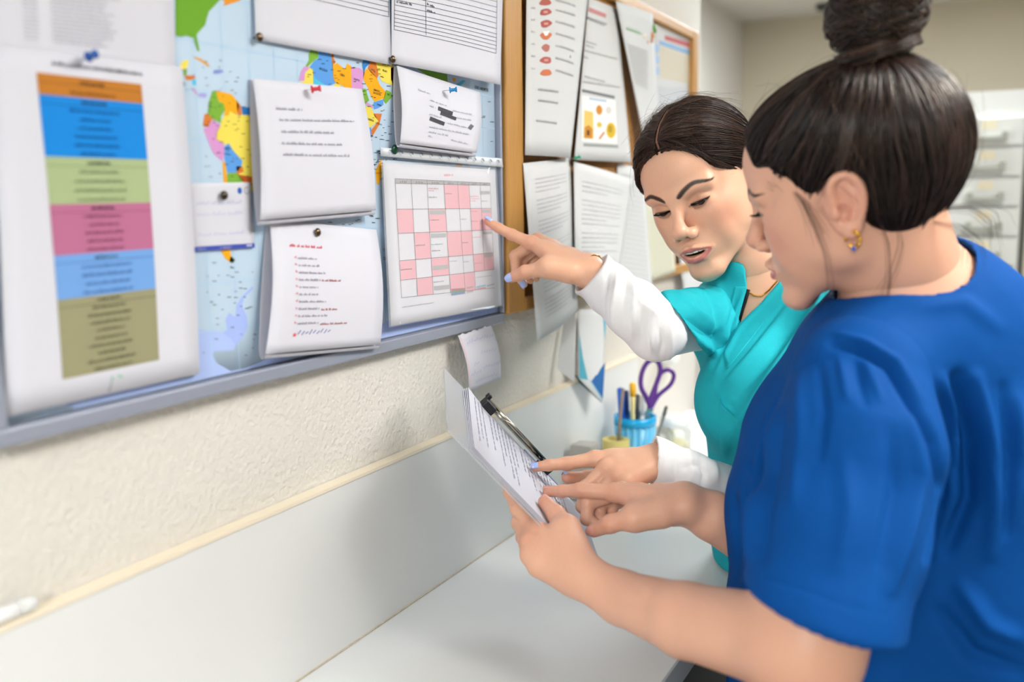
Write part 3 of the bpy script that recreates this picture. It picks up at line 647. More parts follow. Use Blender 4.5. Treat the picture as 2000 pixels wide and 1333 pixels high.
for X0, Y0, X1, Y1, c in ((605, 945, 650, 936, 'b98a94'), (605, 972, 650, 964, 'b9a4aa'), (675, 938, 742, 925, '7ac0dc'), (675, 952, 742, 942, 'e07a88'), (750, 930, 805, 915, 'b0b0ba')): a, b_ = [cal.uv(720+x/3.333, 280+y/3.333) for x, y in ((X0, Y0), (X1, Y1))]; p.line(*a, *b_, .012, c, .0003)
for (X0, Y0), (X1, Y1), hh, c in (((455, 212), (520, 210), .022, 'ee7fa0'), ((205, 1072), (395, 1044), .008, '70707a')):
    a, b_ = cal.uv(720+X0/3.333, 280+Y0/3.333), cal.uv(720+X1/3.333, 280+Y1/3.333); p.greek(a[0], a[1], b_[0], hh, c, rng, tilt=(b_[1]-a[1])/(b_[0]-a[0]))
p.build('print', cal.o)
cz = Sheet([(744, 312), (970, 328), (984, 598), (760, 640)], [.0178, .0240, .0282, .0256]); cz.build('clear_sleeve', M_CLEAR, None, None, parent=e, th=.0002)
dome_pin(770, 292, .0165, mat('dark_green', '0f4a35', .25), 'dark green thumbtack at the corner of the calendar sleeve', .0062)
# torn handwritten note under the board
def torn(u, v):
    if v == 0: v += .012*math.sin(u*37)+.01*math.sin(u*83)
    return u+(.04*v*v if u == 0 else 0), v
s = Sheet([(895, 656), (959, 636), (978, 741), (914, 766)], [.0215, .0215, .030, .030], .006)
s.build('handwritten_note', M_PAPER, 'torn white handwritten note hanging under the grey board frame', 'note', None, 16, 12, edge=torn)
p = Print(s, .0006); p.asp = 1.1
for (v, u0, u1) in ((.17, .14, .92), (.42, .45, .9), (.55, .2, .3), (.72, .08, .38), (.68, .44, .95), (.88, .2, .85)):
    u = u0
    while u < u1: w = rng.uniform(.03, .06); p.line(u, v+.02*math.sin(u*9), u+w, v-rng.uniform(.01, .07), .009, 'b2b6da'); p.line(u+w, v-.03, u+w+.02, v, .008, 'bcc0e0'); u += w+.035
p.line(.03, .02, .05, .98, .02, 'f2c4cc'); p.build()
# ------------------------------------------------------------------ cork board
ya, yb_ = float(onx(986, 300, .02)[1]), float(onx(1019, 300, .02)[1]); yr0, yr1 = float(onx(1351, 150, .02)[1]), float(onx(1361, 150, .02)[1])
zc0, zc1 = float(onx(1000, 613, .02)[2]), float(onx(1357, 60, .02)[2]); ft = .022
M_WOOD = mat('pine_frame', 'bd8a48', .5, noise=.22, nscale=14, stretch=(30, 30, 1.2)); M_CORK = mat('cork', 'a5743a', .9, noise=.35, nscale=120, bump=.4, bscale=260)
c = empty('cork_board', (.001, (ya+yr1)/2, zc0)); tag(c, 'pine framed cork board crowded with sheets, beside the grey board', 'cork board')
for nm, y0_, y1_, z0_, z1_ in (('l', ya, yb_, zc0, zc1), ('r', yr0, yr1, zc0, zc1), ('t', yb_+.0003, yr0-.0003, zc1-ft, zc1), ('b', yb_+.0003, yr0-.0003, zc0, zc0+ft)):
    b = MB(); b.box((.001, y0_, z0_), (.024, y1_, z1_)); b.build('frame_bar', M_WOOD, c, bevel=.003)
b = MB(); b.box((.001, yb_+.0005, zc0+ft), (.011, yr0-.0005, zc1-ft)); b.build('cork_panel', M_CORK, c)
b = MB(); yy = yb_+.002
for k in range(64): zz = zc0+.03+k*(zc1-zc0-.06)/64; b.box((.0125, yy, zz), (.0150, yy+.004, zz+(zc1-zc0)/140))
b.build('twisted_cord', mat('brown_cord', '8a5a2c', .8), c)
GC = 'sheets on the cork board'
def cs(corn, xs, name, label, cat='notice', m=M_PAPER2, bulge=.0, bow=0., **k):
    s = Sheet(corn, xs, bulge, bow); s.build(name, m, label, cat, GC, **k); return s
Z7 = lambda X, Y: (980+X/3.921, Y/3.921)
Z8 = lambda X, Y: (980+X/3.333, 300+Y/3.333)
s = cs([(1030, -150), (1160, -115), (1114, 310), (1026, 303)], [.0262, .0262, .034, .0285], 'paper_sheet', 'white sheet with a column of small brownish red food pictures', bow=.012)
p = Print(s); p.asp = .6
for k, (X, Y) in enumerate([(290, 15), (290, 90), (292, 180), (292, 272), (292, 365), (292, 460), (292, 555)]):
    col = ['b5655a', 'b0605a', 'b0605a', 'd07a5a', 'b9776c', 'b5655f', 'cf7a58'][k]
    a = [s.uv(*Z7(X+dx*33*(1 if k != 4 else .7), Y+dy*28)) for dx, dy in [(math.cos(t)*(1+.15*math.sin(3*t+k)), math.sin(t)*(1+.12*math.cos(2*t+k))) for t in np.linspace(0, 6.28, 14)[:-1]]]
    p.uvpoly(a, col)
    if k in (1, 2, 5): p.uvpoly([s.uv(*Z7(X+dx*12, Y+dy*9)) for dx, dy in ((-1, -1), (-1, 1), (1, 1), (1, -1))], 'd99a90', .0002)
    if k == 3: p.uvpoly([s.uv(*Z7(X+dx, Y+dy)) for dx, dy in ((-20, -34), (-6, 0), (8, -2), (22, -34))], 'f4f3f1', .0002)
    a, b_ = s.uv(*Z7(350, Y-5)), s.uv(*Z7(510, Y+48)); p.greek(a[0], a[1], b_[0], .012, '9a9a9e', rng, tilt=(b_[1]-a[1])/(b_[0]-a[0]))
    a = s.uv(*Z7(212, Y-30)); p.greek(a[0], a[1], a[0]+.05, .01, 'aaaaae', rng)
for X, Y in ((245, 690), (245, 775), (235, 930)): a, b_ = s.uv(*Z7(X, Y)), s.uv(*Z7(X+125, Y+28)); p.greek(a[0], a[1], b_[0], .012, '85858a', rng, tilt=(b_[1]-a[1])/(b_[0]-a[0]))
p.build()
dome_pin(1110, 111, .036, mat('black_pin', '2a2c30', .3), 'black thumbtack on the sheet with food pictures', .0055)
s = cs([(1150, -5), (1204, 16), (1233, 318), (1122, 312)], [.016, .016, .03, .03], 'paper_sheet', 'white sheet with a printed picture of golden oil and food in its lower half')
p = Print(s); p.asp = .6
def zp(pts, col, h=0): p.uvpoly([s.uv(*Z7(x, y)) for x, y in pts], col, h)
zp([(665, 55), (660, 90), (790, 135), (795, 105)], 'c98a8a'); zp([(612, 690), (612, 712), (855, 750), (855, 728)], '77797c'); zp([(618, 1100), (618, 1122), (880, 1132), (880, 1108)], '9aa09c')
zp([(610, 740), (605, 1085), (870, 1100), (860, 760)], 'f4f2ee', .0001); zp([(660, 750), (660, 768), (790, 780), (790, 762)], 'b3c4dd', .0002)
zp([(625, 850), (618, 1060), (690, 1065), (688, 860)], 'e8c46a', .0003); zp([(625, 980), (622, 1062), (680, 1064), (684, 990), (655, 960)], 'c98a2a', .0004); zp([(640, 1000), (640, 1040), (660, 1040), (660, 1000)], '6a3a1a', .0005)
for X, Y, rx, ry, col in ((733, 842, 24, 38, 'd08a2c'), (733, 955, 20, 22, 'd8be4e'), (822, 995, 38, 62, 'd8b428'), (815, 985, 18, 30, 'b89018'), (805, 840, 24, 30, 'd9d3d0')): zp([(X+rx*math.cos(t), Y+ry*math.sin(t)) for t in np.linspace(0, 6.28, 13)[:-1]], col, .0003+.0001*(rx < 20))
zp([(725, 1060), (735, 1070), (775, 1015), (765, 1005)], 'c97a3a', .0004)
for X, Y, X1, Y1 in [(650, 140, 800, 190), (650, 150, 780, 200), (640, 330, 720, 350), (640, 360, 700, 375), (630, 400, 880, 450), (625, 450, 660, 460), (630, 600, 780, 630), (615, 640, 900, 665)]: a, b_ = s.uv(*Z7(X, Y)), s.uv(*Z7(X1, Y1)); p.greek(a[0], a[1], b_[0], .012, '8c8c90', rng, tilt=(b_[1]-a[1])/(b_[0]-a[0]))
p.build()
s = cs([(1203, 2), (1275, 26), (1290, 300), (1258, 272)], [.0262, .0262, .034, .034], 'paper_sheet', 'tilted sheet with a faint green heading hanging near the top of the cork board')
p = Print(s); p.asp = .6
a, b_ = s.uv(*Z7(950, 215)), s.uv(*Z7(1060, 235)); p.greek(a[0], a[1], b_[0], .03, '9cc89a', rng)
for k in range(14): a, b_ = s.uv(*Z7(960+k*4, 330+k*22)), s.uv(*Z7(1110, 350+k*22)); p.greek(a[0], a[1], b_[0], .013, 'a4a49f', rng)
p.build()
s = cs([(1277, 33), (1355, 66), (1353, 300), (1275, 300)], [.0128]*4, 'wall_planner', 'wall planner with red and blue headings at the right end of the cork board', 'planner')
p = Print(s); p.asp = .6
def zq(pts, col, h=0): p.uvpoly([s.uv(*Z7(x, y)) for x, y in pts], col, h)
zq([(1240, 265), (1240, 300), (1440, 365), (1440, 325)], 'c46a6e'); zq([(1200, 305), (1200, 335), (1460, 425), (1460, 390)], '8ab2da', .0001); zq([(1205, 340), (1205, 590), (1455, 640), (1455, 430)], 'd8cfbd')
for k in range(3): zq([(1160, 330+k*85), (1160, 390+k*85), (1200, 400+k*85), (1200, 340+k*85)], 'a9c4e2', .0001)
for k in range(8): a, b_ = s.uv(*Z7(1210, 370+k*28)), s.uv(*Z7(1450, 460+k*24)); p.line(*a, *b_, .004, 'c4bba8', .0002)
for k in range(9): a, b_ = s.uv(*Z7(1170, 650+k*22)), s.uv(*Z7(1450, 690+k*20)); p.line(*a, *b_, .008, 'c9d0da', .0002)
p.build()
e = empty('pin_cluster', onx(1266, 70, .02)); tag(e, 'cluster of small green and orange beads pinned at the top of the cork board', 'ornament')
for X, Y, col, r in ((1080, 280, 'd9c08a', .006), (1105, 320, 'd0a070', .006), (1140, 275, 'c9823a', .008), (1135, 310, 'b9783a', .007), (1155, 215, '5f9a3a', .008), (1160, 235, '4f8a34', .007)):
    F = Field(); q = onx(*Z7(X, Y), .024); F.ell(q, (r, r, r*1.1)); V, Q = F.mesh(.0016); link('bead', arr_mesh('bead', V, Q), mat('bead_'+col, col, .3), e)
s = cs([(1022, 319), (1113, 308), (1129, 604), (1050, 667)], [.0265, .020, .04, .0415], 'paper_sheet', 'long typed sheet hanging at the lower left of the cork board past its frame', bow=.008)
p = Print(s); p.asp = .5
for k in range(34):
    v = .10+k*.024
    if k in (4, 9, 14, 15, 22, 28): continue
    p.greek(.16, v+.0, .84-.2*(k % 5 == 3), .009, 'b6b6bc', rng, tilt=-.0)
p.build()
s = cs([(1121, 316), (1236, 352), (1206, 560), (1125, 578)], [.027, .027, .050, .050], 'paper_sheet', 'typed sheet hanging right beside the long sheet, under a green pin', bow=.008)
p = Print(s); p.asp = .6
for k in range(22):
    v = .14+k*.036
    if k in (3, 10, 16): continue
    p.greek(.10, v, .80-.3*(k % 6 == 2), .012, 'b8b8be', rng)
p.build()
s = cs([(1206, 320), (1256, 329), (1277, 600), (1203, 590)], [.0145, .0145, .034, .034], 'paper_sheet', 'typed sheet partly hidden between the green headed list and the middle sheet', bow=.004)
p = Print(s); p.asp = .7
for k in range(24): p.greek(.15, .08+k*.035, .85, .010, 'bebec4', rng)
p.build()
s = cs([(1257, 362), (1312, 372), (1319, 532), (1273, 548)], [.0135, .0135, .0262, .0262], 'paper_sheet', 'beige list with a green heading low on the cork board behind the woman', m=mat('beige_paper', 'dcdac6', .8))
p = Print(s); p.asp = .7; p.rect(.05, .1, .62, .19, '8cc483')
for k in range(18): p.greek(.1, .28+k*.038, .9, .014, 'b3b29c', rng)
p.build()
s = cs([(1322, 470), (1375, 470), (1385, 590), (1340, 592)], [.016, .016, .03, .03], 'paper_sheet', 'blank white sheet hanging below the right end of the cork board')
push_pin(1118, 310, .028, mat('green_pin', '3fae84', .25), 'green push pin between the sheets of the cork board', (1, .1, .2))
# leaflets hanging under the cork board
def zk(L): return [(1080+x/3.92, 620+y/3.92) for x, y in L]
s = cs(zk([(95, -50), (178, -60), (165, 500), (35, 392)]), [.012, .030, .050, .014], 'leaflet', 'white leaflet fanned open under the cork board', 'leaflet')
s = cs(zk([(196, -60), (408, -60), (378, 655), (196, 470)]), [.024, .03, .05, .032], 'leaflet', 'white leaflet with a dark blue corner and light blue edges', 'leaflet')
p = Print(s)
for L, c in (([(290, 490), (398, 352), (380, 625)], '2f66a4'), ([(380, -40), (410, -40), (396, 180)], '5ab6d2'), ([(200, 120), (200, 470), (265, 480), (225, 300)], '58a8bc'), ([(290, 490), (268, 472), (380, 640), (378, 625)], '9ac4d4')): p.uvpoly([s.uv(*q) for q in zk(L)], c)
p.build()
s = cs(zk([(170, 440), (215, 470), (372, 652), (200, 500)]), [.020, .022, .044, .022], 'leaflet', 'dark green leaflet peeping out below the blue cornered one', 'leaflet', m=mat('dark_green_card', '1f5a55', .5))
# ------------------------------------------------------------------ people: heads
RNG = np.random.default_rng(7)
def head_field(f):
    F = Field(); d2 = math.radians
    F.ell((0, -.012, .028), (.0735, .092, .077))
    F.ell((0, .026, .038), (.060, .060, .052), k=.02)
    F.ell((0, .034, -.028), (.055, .050, .062), k=.02)
    for s in (-1, 1):
        F.cap((s*.048, .006, -.056), (s*.014, .073, -.097), .017, .0135, k=.022)
        F.cap((s*.058, -.008, -.015), (s*.049, .004, -.057), .014, .016, k=.016)
        F.ell((s*.031, .050, -.045), (.0235, .0265, .032), k=.022)
        F.ell((s*.033, .053, -.018), (.019, .020, .014), k=.02)
        F.ell((s*.052, .016, -.020), (.016, .034, .042), k=.02)
        F.cap((s*.008, .0825, .015), (s*.045, .066, .018), .0085, .008, k=.014)
    F.ell((0, .0805, -.098), (.0165, .0150, .0145), k=.016)
    F.ell((0, .073, -.064), (.029, .0215, .024), k=.014)
    for s in (-1, 1):                                                  # eye sockets
        F.ell((s*.0325, .0905, -.001), (.019, .0125, .0105), k=.014, op='s')
    F.cap((0, .0815, .009), (0, .1015, -.024), .0070, .0080, k=.011)    # nose
    nz = f.get('nose', 1.); F.ell((0, .1045, -.0285), (.0114*nz, .0115*nz, .0098*nz), k=.007)
    for s in (-1, 1):
        F.ell((s*.0122*nz, .0945, -.0365), (.0070*nz, .0105*nz, .0080*nz), k=.005)
    F.cap((0, .1045, -.0350), (0, .094, -.0425), .0042, .0045, k=.004)
    for s in (-1, 1):
        F.ell((s*.0062, .0995, -.0405), (.0028, .0055, .0036), k=.002, op='s')
    for s in (-1, 1):                                                  # lids: a ball with an almond cut out of it
        ce = np.array([s*.0310, .0660, -.0010])
        F.ell(ce, .0136, k=.006)
        up, lo, am = f['lid'][0], f['lid'][1], d2(64)
        def open_(p, s=s, ce=ce, up=up, lo=lo, am=am):
            q = p-ce; e = np.arctan2(q[:, 2], q[:, 1]); a = np.arctan2(q[:, 0]*s, np.hypot(q[:, 1], q[:, 2]))+d2(3)
            w = np.maximum(1-(a/am)**2, -.4); mid = d2(-12)+a*d2(6)/am
            eu = mid+(d2(up)-d2(-12))*w; el = mid+(d2(lo)-d2(-12))*w
            d = .0135*np.maximum(e-eu, el-e)
            return np.maximum(d, np.maximum(-q[:, 1]*1.0, np.sqrt((q*q).sum(1))-.022))
        F.fun(open_, ce, .022, .0008, 's')
        crease = [(s*.0170, .0795, .0022), (s*.026, .0815, .0075), (s*.036, .0795, .0082), (s*.0465, .0695, .0045)]
        F.chain(crease, [.0008]*4, k=.003, op='s')
    # mouth
    for s in (-1, 1):
        F.chain([(0, .0965, -.0588), (s*.0055, .0968, -.0572), (s*.013, .0933, -.0598), (s*.0258, .0830, -.0650)], [.0040, .0044, .0036, .0016], k=.0035)
        lz = f['jaw']
        F.chain([(0, .0945, -.0715+lz), (s*.010, .0925, -.0708+lz), (s*.0250, .0825, -.0655+lz*.3)], [.0062, .0054, .0016], k=.0035)
    if f['mouth'] > 0:
        F.ell((0, .0985, -.0650+f['jaw']*.5), (.0185, .016, f['mouth']), k=.0015, op='s')
    else:
        F.chain([(-.024, .0865, -.0652), (-.010, .0985, -.0642), (0, .1005, -.0650), (.010, .0985, -.0642), (.024, .0865, -.0652)], [.0007]*5, k=.003, op='s')
    F.cap((0, .1015, -.0475), (0, .1025, -.0535), .0014, .002, k=.004, op='s')
    F.cap((-.010, .0985, -.0835+f['jaw']), (.010, .0985, -.0835+f['jaw']), .0052, k=.010, op='s')
    for s in (-1, 1):                                                  # ears
        c = np.array([s*.0735, f.get('ear', -.014), -.014]); rx = Matrix.Rotation(d2(7), 3, 'X') @ Matrix.Rotation(d2(-22*s), 3, 'Z')
        A = np.array(rx)
        tr = lambda x, y, z: c+A@np.array([s*x, y, z])
        F.ell(c, (.0052, .0180, .0305), k=.004, M=A)
        F.cap(tr(-.010, .006, .004), tr(-.002, .004, .0), .016, .011, k=.006)
        F.ell(tr(.0030, -.005, .013), (.0052, .0135, .0175), k=.004, M=A)
        rim = [tr(.004, .0105, .004), tr(.006, .0125, .016), tr(.007, .006, .0275), tr(.008, -.006, .0285), tr(.008, -.0155, .019), tr(.007, -.0175, .005), tr(.005, -.0135, -.010), tr(.003, -.007, -.021)]
        F.ell(tr(.0086, .001, .010), (.0045, .0095, .0165), k=.003, op='s', M=A)
        F.ell(tr(.0075, .0035, -.007), (.0075, .0075, .0095), k=.003, op='s', M=A)
        for _ in range(2): rim = [rim[0]]+[q for a_, b_ in zip(rim[:-1], rim[1:]) for q in (a_*.75+b_*.25, a_*.25+b_*.75)]+[rim[-1]]
        F.chain(rim, np.interp(np.linspace(0, 1, len(rim)), [0, .1, .5, .9, 1], [.0032, .0036, .0038, .0037, .0042]), k=.0035)
        F.chain([tr(.005, -.002, .019), tr(.006, -.008, .008), tr(.006, -.0095, -.004), tr(.005, -.004, -.0135)], [.0018, .0026, .0028, .0026], k=.003)
        F.ell(tr(.003, -.001, -.0245), (.0042, .0085, .0085), k=.004, M=A)
        F.ell(tr(.0065, .0105, -.006), (.0028, .0040, .0060), k=.003, M=A)
    return F
BROW = [(.0120, .0150), (.020, .0205), (.034, .0262), (.046, .0225), (.0545, .0195)]
def chaikin(p, it=2):
    p = [np.array(q, float) for q in p]
    for _ in range(it): p = [p[0]]+[q for a, b in zip(p[:-1], p[1:]) for q in (a*.75+b*.25, a*.25+b*.75)]+[p[-1]]
    return p
BROW = chaikin(BROW)
def face_paint(V, N, f):
    x, y, z = V.T; ax = np.abs(x)
    C = np.tile(np.array(lin(f['skin'])[:3]), (len(V), 1))
    def mix(col, w):
        nonlocal C
        C = C*(1-w[:, None])+np.array(lin(col)[:3])*w[:, None]
    fr = sm(y, .03, .05)
    g = lambda cx, cy, cz, r: np.exp(-((ax-cx)**2+(y-cy)**2+(z-cz)**2)/(r*r))
    mix(f['blush'], .55*g(.045, .062, -.030, .024)); mix(f['blush'], .40*g(0, .11, -.032, .013)); mix(f['blush'], .35*g(0, .09, -.1, .015))
    mix(f['blush'], .5*g(.076, -.018, -.014, .03))
    mix(f['lidcol'], .55*g(.032, .078, .006, .011)*fr)
    # lips: along the two lip rolls
    lz = f['jaw']
    up = [(0, -.0592), (.0055, -.0582), (.013, -.0605), (.0245, -.0655)]
    lw = [(0, -.0722+lz), (.010, -.0715+lz), (.0235, -.0660+lz*.3)]
    d1, t1 = seg_dist2(ax, z, chaikin(up)); d2_, t2 = seg_dist2(ax, z, chaikin(lw))
    w = np.maximum(sm(-d1/(.92-.66*t1), -.0048, -.0026), sm(-d2_/(1.35-.95*t2), -.0052, -.0030))*sm(y, .074, .080)
    mix(f['lip'], np.clip(w*.9, 0, 1))
    if f['mouth'] > 0:
        ins = sm(-((ax/.0195)**2+((z+.0650-f['jaw']*.5)/(f['mouth']*1.0))**2), -1.0, -.75)*sm(-y, -.0925, -.0885)*sm(y, .05, .06)
        mix('3a1512', ins)
    # nostrils
    mix('5a2c22', .8*np.exp(-(((ax-.0062)/.0026)**2+((y-.0985)/.005)**2+((z+.0390)/.0032)**2)))
    # eyebrows
    d, t = seg_dist2(ax, z, BROW); wd = .0049*(1-.74*t**1.4)*(1-.30*(1-t)**4)
    n = 1.0
    mix(f['brow'], np.clip(sm(-d/wd, -1.2, -.5), 0, 1)*sm(y, .045, .055)*.96)
    # lid margins
    for s in (-1, 1):
        q = V-np.array([s*.0310, .0660, -.0010]); r = np.sqrt((q*q).sum(1)); e = np.degrees(np.arctan2(q[:, 2], q[:, 1])); a = np.degrees(np.arctan2(q[:, 0]*s, np.hypot(q[:, 1], q[:, 2])))+3
        ww = np.maximum(1-(a/64)**2, -.2); mid = -12+a*6/64; eu = mid+(f['lid'][0]+12)*ww; el = mid+(f['lid'][1]+12)*ww
        near = (r < .019)*(np.abs(a) < 72)*(q[:, 1] > 0)
        mix('140c0b', np.clip(near*np.exp(-((e-eu-4.5)/7.0)**2)*1.15, 0, 1))
        mix('4a2c24', near*np.exp(-((e-el+4)/4.5)**2)*.6)
    n = (np.sin(x*900+3*np.sin(z*700))*np.sin(z*830+2*np.sin(y*610)))*.012
    return np.clip(C*(1+n[:, None]), 0, 1)
M_SKIN = mat('skin', 'd9a184', .37, attr=True, sss=.12, bump=.12, bscale=900, spec=.45)
M_EYE = mat('eye', 'ffffff', .08, attr=True, coat=.5)
M_TEETH = mat('teeth', 'efe6da', .2)
M_LASH = mat('lash', '120c0a', .5)
M_GOLD = mat('gold', 'd9a441', .22, 1)
def place(o, R, t):
    M = np.eye(4); M[:3, :3] = R; M[:3, 3] = t
    return M
def to_world(V, R, t): return V@R.T+t
def lid_curve(s, elev, n, r=.0142, am=60):
    out = []
    for i in range(n):
        a = math.radians(-am+2*am*i/(n-1)); w = 1-(math.degrees(a)/64)**2; mid = -12+math.degrees(a)*6/64
        e = math.radians(mid+(elev+12)*w); aa = a-math.radians(3)
        out.append(np.array([s*.0310, .0660, -.0010])+r*np.array([s*math.sin(aa), math.cos(aa)*math.cos(e), math.cos(aa)*math.sin(e)]))
    return out
def eyes(parent, f, R, t):
    for s in (-1, 1):
        n1, n2 = 40, 40; V = []; g = np.array(f['gaze']); g = g/np.linalg.norm(g)
        z = g; x = np.cross((0, 0, 1), z); x /= np.linalg.norm(x); y = np.cross(z, x)
        for i in range(n1+1):
            th = math.pi*i/n1
            for k in range(n2):
                ph = 2*math.pi*k/n2; rr = .0122+(.0009*max(0, 1-(th/.48)**2))
                V.append(rr*(math.cos(th)*z+math.sin(th)*(math.cos(ph)*x+math.sin(ph)*y)))
        V = np.array(V); th = np.repeat(np.arange(n1+1)*math.pi/n1, n2)
        Q = np.array([(i*n2+k, i*n2+(k+1) % n2, (i+1)*n2+(k+1) % n2, (i+1)*n2+k) for i in range(n1) for k in range(n2)])
        C = np.tile(np.array(lin('e8dfd8')[:3]), (len(V), 1))
        C[th < .50] = lin('3b2216')[:3]; C[th < .44] = lin('5a3620')[:3]; C[th < .22] = lin('060404')[:3]
        me = arr_mesh('eyeball', to_world(V+np.array([s*.0310, .0660, -.0010]), R, t), Q); paint(me, C)
        o = link('eyeball', me, M_EYE, parent)
        b = MB()
        crv = lid_curve(s, f['lid'][0], 34, .0141)
        for i, p in enumerate(crv):
            u = i/33; L = f['lash']*(.55+.45*math.sin(math.pi*min(1, .25+u*.75)))
            out = np.array([s*(u-.42)*1.1, 1.0, -.42]); out /= np.linalg.norm(out)
            pts = [to_world(p+out*L*q+np.array([0, 0, 1])*L*(.50*q*q-.10*q), R, t) for q in (0, .35, .7, 1)]
            b.tube(pts, [.00045, .00038, .00028, .0001], 4, False)
        b.build('eyelashes', M_LASH, o)
# hair ---------------------------------------------------------------
def flow_strands(F, starts, tgt, n, step, lift, r, rng, wob=.0, dirs=None, jit=.3, fly=0.):
    """strands that creep over an implicit surface towards a point (or along a direction function)"""
    p = starts.copy(); out = [p.copy()]; k = len(p)
    off = np.abs(rng.normal(0, lift, k)); ph = rng.uniform(0, 6.28, k); fr = rng.uniform(25, 60, k); flv = rng.normal(0, 1, (k, 3))
    alive = np.ones(k, bool)
    for i in range(n):
        g = F.grad(p); d = dirs(p) if dirs is not None else tgt-p
        L = np.linalg.norm(d, axis=1); d = d/(L[:, None]+1e-9)
        d = d-(d*g).sum(1)[:, None]*g; d /= np.linalg.norm(d, axis=1)[:, None]+1e-9
        sd = np.cross(g, d)
        d = d+sd*(wob*np.sin(ph+i*step*fr))[:, None]
        alive = alive & (L > step*1.2)
        p = p+d*step*alive[:, None]
        g = F.grad(p); p = p-(F.ev(p)-off)[:, None]*g
        if fly: p = p+flv*fly*(i/n)**2*.02+g*fly*.0015
        out.append(p.copy())
    return np.stack(out, 1)
def strand_mesh(S, r, R=None, t=None, sides=3, taper=.35):
    """S: strands x points x 3 -> verts, tris as quads"""
    k, n, _ = S.shape
    if R is not None: S = S@R.T+t
    T = np.gradient(S, axis=1); T /= np.linalg.norm(T, axis=2)[..., None]+1e-9
    a = np.array([.31, .52, .79]); u = np.cross(T, a); u /= np.linalg.norm(u, axis=2)[..., None]+1e-9; w = np.cross(T, u)
    prof = r*(taper+(1-taper)*np.sin(np.linspace(.25, math.pi-.25, n)))
    rr = (prof[None]*(np.ones(k) if np.ndim(r) == 0 else 1)[..., None] if np.ndim(r) == 0 else prof)[..., None]
    rings = np.stack([S+rr*(math.cos(2*math.pi*j/sides)*u+math.sin(2*math.pi*j/sides)*w) for j in range(sides)], 2)
    V = rings.reshape(-1, 3); base = np.arange(k)[:, None, None]*n*sides+np.arange(n-1)[None, :, None]*sides+np.arange(sides)[None, None]
    nxt = base-np.arange(sides)+((np.arange(sides)+1) % sides)
    return V, np.stack([base, nxt, nxt+sides, base+sides], -1).reshape(-1, 4)
def join_arr(parts):
    V = []; Q = []; C = []; n = 0
    for v, q, c in parts:
        V.append(v); Q.append(q+n); C.append(np.tile(c, (len(v), 1)) if np.ndim(c) == 1 else c); n += len(v)
    return np.concatenate(V), np.concatenate(Q), np.concatenate(C)
M_HAIR = mat('hair', '2a1a14', .33, attr=True, spec=.5)
M_SHELL = mat('hair_mass', '2a1a14', .7, attr=True, spec=.12)
def hair_obj(parts, parent):
    v, q, c = join_arr(parts); me = arr_mesh('hair', v, q); paint(me, c); mi = np.zeros(len(me.polygons), np.int32); mi[:len(parts[0][1])] = 1
    o = link('hair', me, [M_HAIR, M_SHELL], parent); me.polygons.foreach_set('material_index', mi); return o
def shade_var(k, n, sides, base, hi, rng, p=.5):
    m = rng.uniform(0, 1, k)**2; c = np.array(lin(base)[:3])[None]*(1-m[:, None])+np.array(lin(hi)[:3])[None]*m[:, None]
    return np.repeat(c, n*sides, 0)
# ------------------------------------------------------------------ clipboard plane (needed by the hands)
BN0, BN1, BF0, BF1 = P(888, 838, 1.042), P(1182, 1142, 1.119), P(878, 722, 1.232), P(1130, 989, 1.300)
bu = (BN1-BN0); bu /= np.linalg.norm(bu)
bv = (BF0-BN0); bv -= bu*(bv@bu); bv /= np.linalg.norm(bv)
bn = np.cross(bu, bv); bn = bn if bn@(vC-BN0) > 0 else -bn
BO = BN0
BLEN, BWID = float((BN1-BO)@bu), float((BF0-BO)@bv)
def onb(px, py, h=0.):
    d = vF + (px-1000)/CF*vR - (py-666.5)/CF*vU
    return vC + d*(((BO+bn*h-vC)@bn)/(d@bn))
def dep(p): return float((p-vC)@vF)
# ------------------------------------------------------------------ hands and arms
def hand(F, wr, mc, fing, thumb, s=1.0, rw=.0165):
    """wr: two wrist points (thumb side, little-finger side); mc: four knuckles; fing: for each finger its joints after the knuckle"""
    w0, w1 = wr; mid = [w0+(w1-w0)*t for t in (0, .33, .66, 1)]
    R0 = [.0098, .0098, .0092, .0082]
    for i in range(4):
        F.cap(mid[i], mc[i], rw*s, R0[i]*s*1.02, k=.012)
        if i < 3: F.cap(mc[i]+(mid[i]-mc[i])*.22, mc[i+1]+(mid[i+1]-mc[i+1])*.22, .0085*s, .008*s, k=.012)
        if i < 3: F.cap(mc[i]+(mid[i]-mc[i])*.6, mc[i+1]+(mid[i+1]-mc[i+1])*.6, .011*s, .010*s, k=.012)
    for i, fj in enumerate(fing):
        if not fj: continue
        pts = [mc[i]]+list(fj); r = np.array([.0098, .0084, .0073, .0062])*(1, 1, .95, .85)[i]*s
        F.chain(pts, r[:len(pts)], k=.0045)
        F.ell(pts[1], r[1]*1.06, k=.003)
        F.ell(pts[0], r[0]*1.08, k=.006)
        if len(pts) > 3: F.ell(pts[2], r[2]*1.05, k=.003)
    if thumb:
        F.cap(thumb[0], thumb[1], .0165*s, .0128*s, k=.014); F.cap(mid[0], thumb[1], .012*s, .012*s, k=.014)
        F.chain(thumb[1:], np.array([.0122, .0100, .0078])*s, k=.006)
        F.ell(thumb[2], .0106*s, k=.003)
        F.cap(thumb[1], mc[0]+(mid[0]-mc[0])*.35, .009*s, .009*s, k=.014)
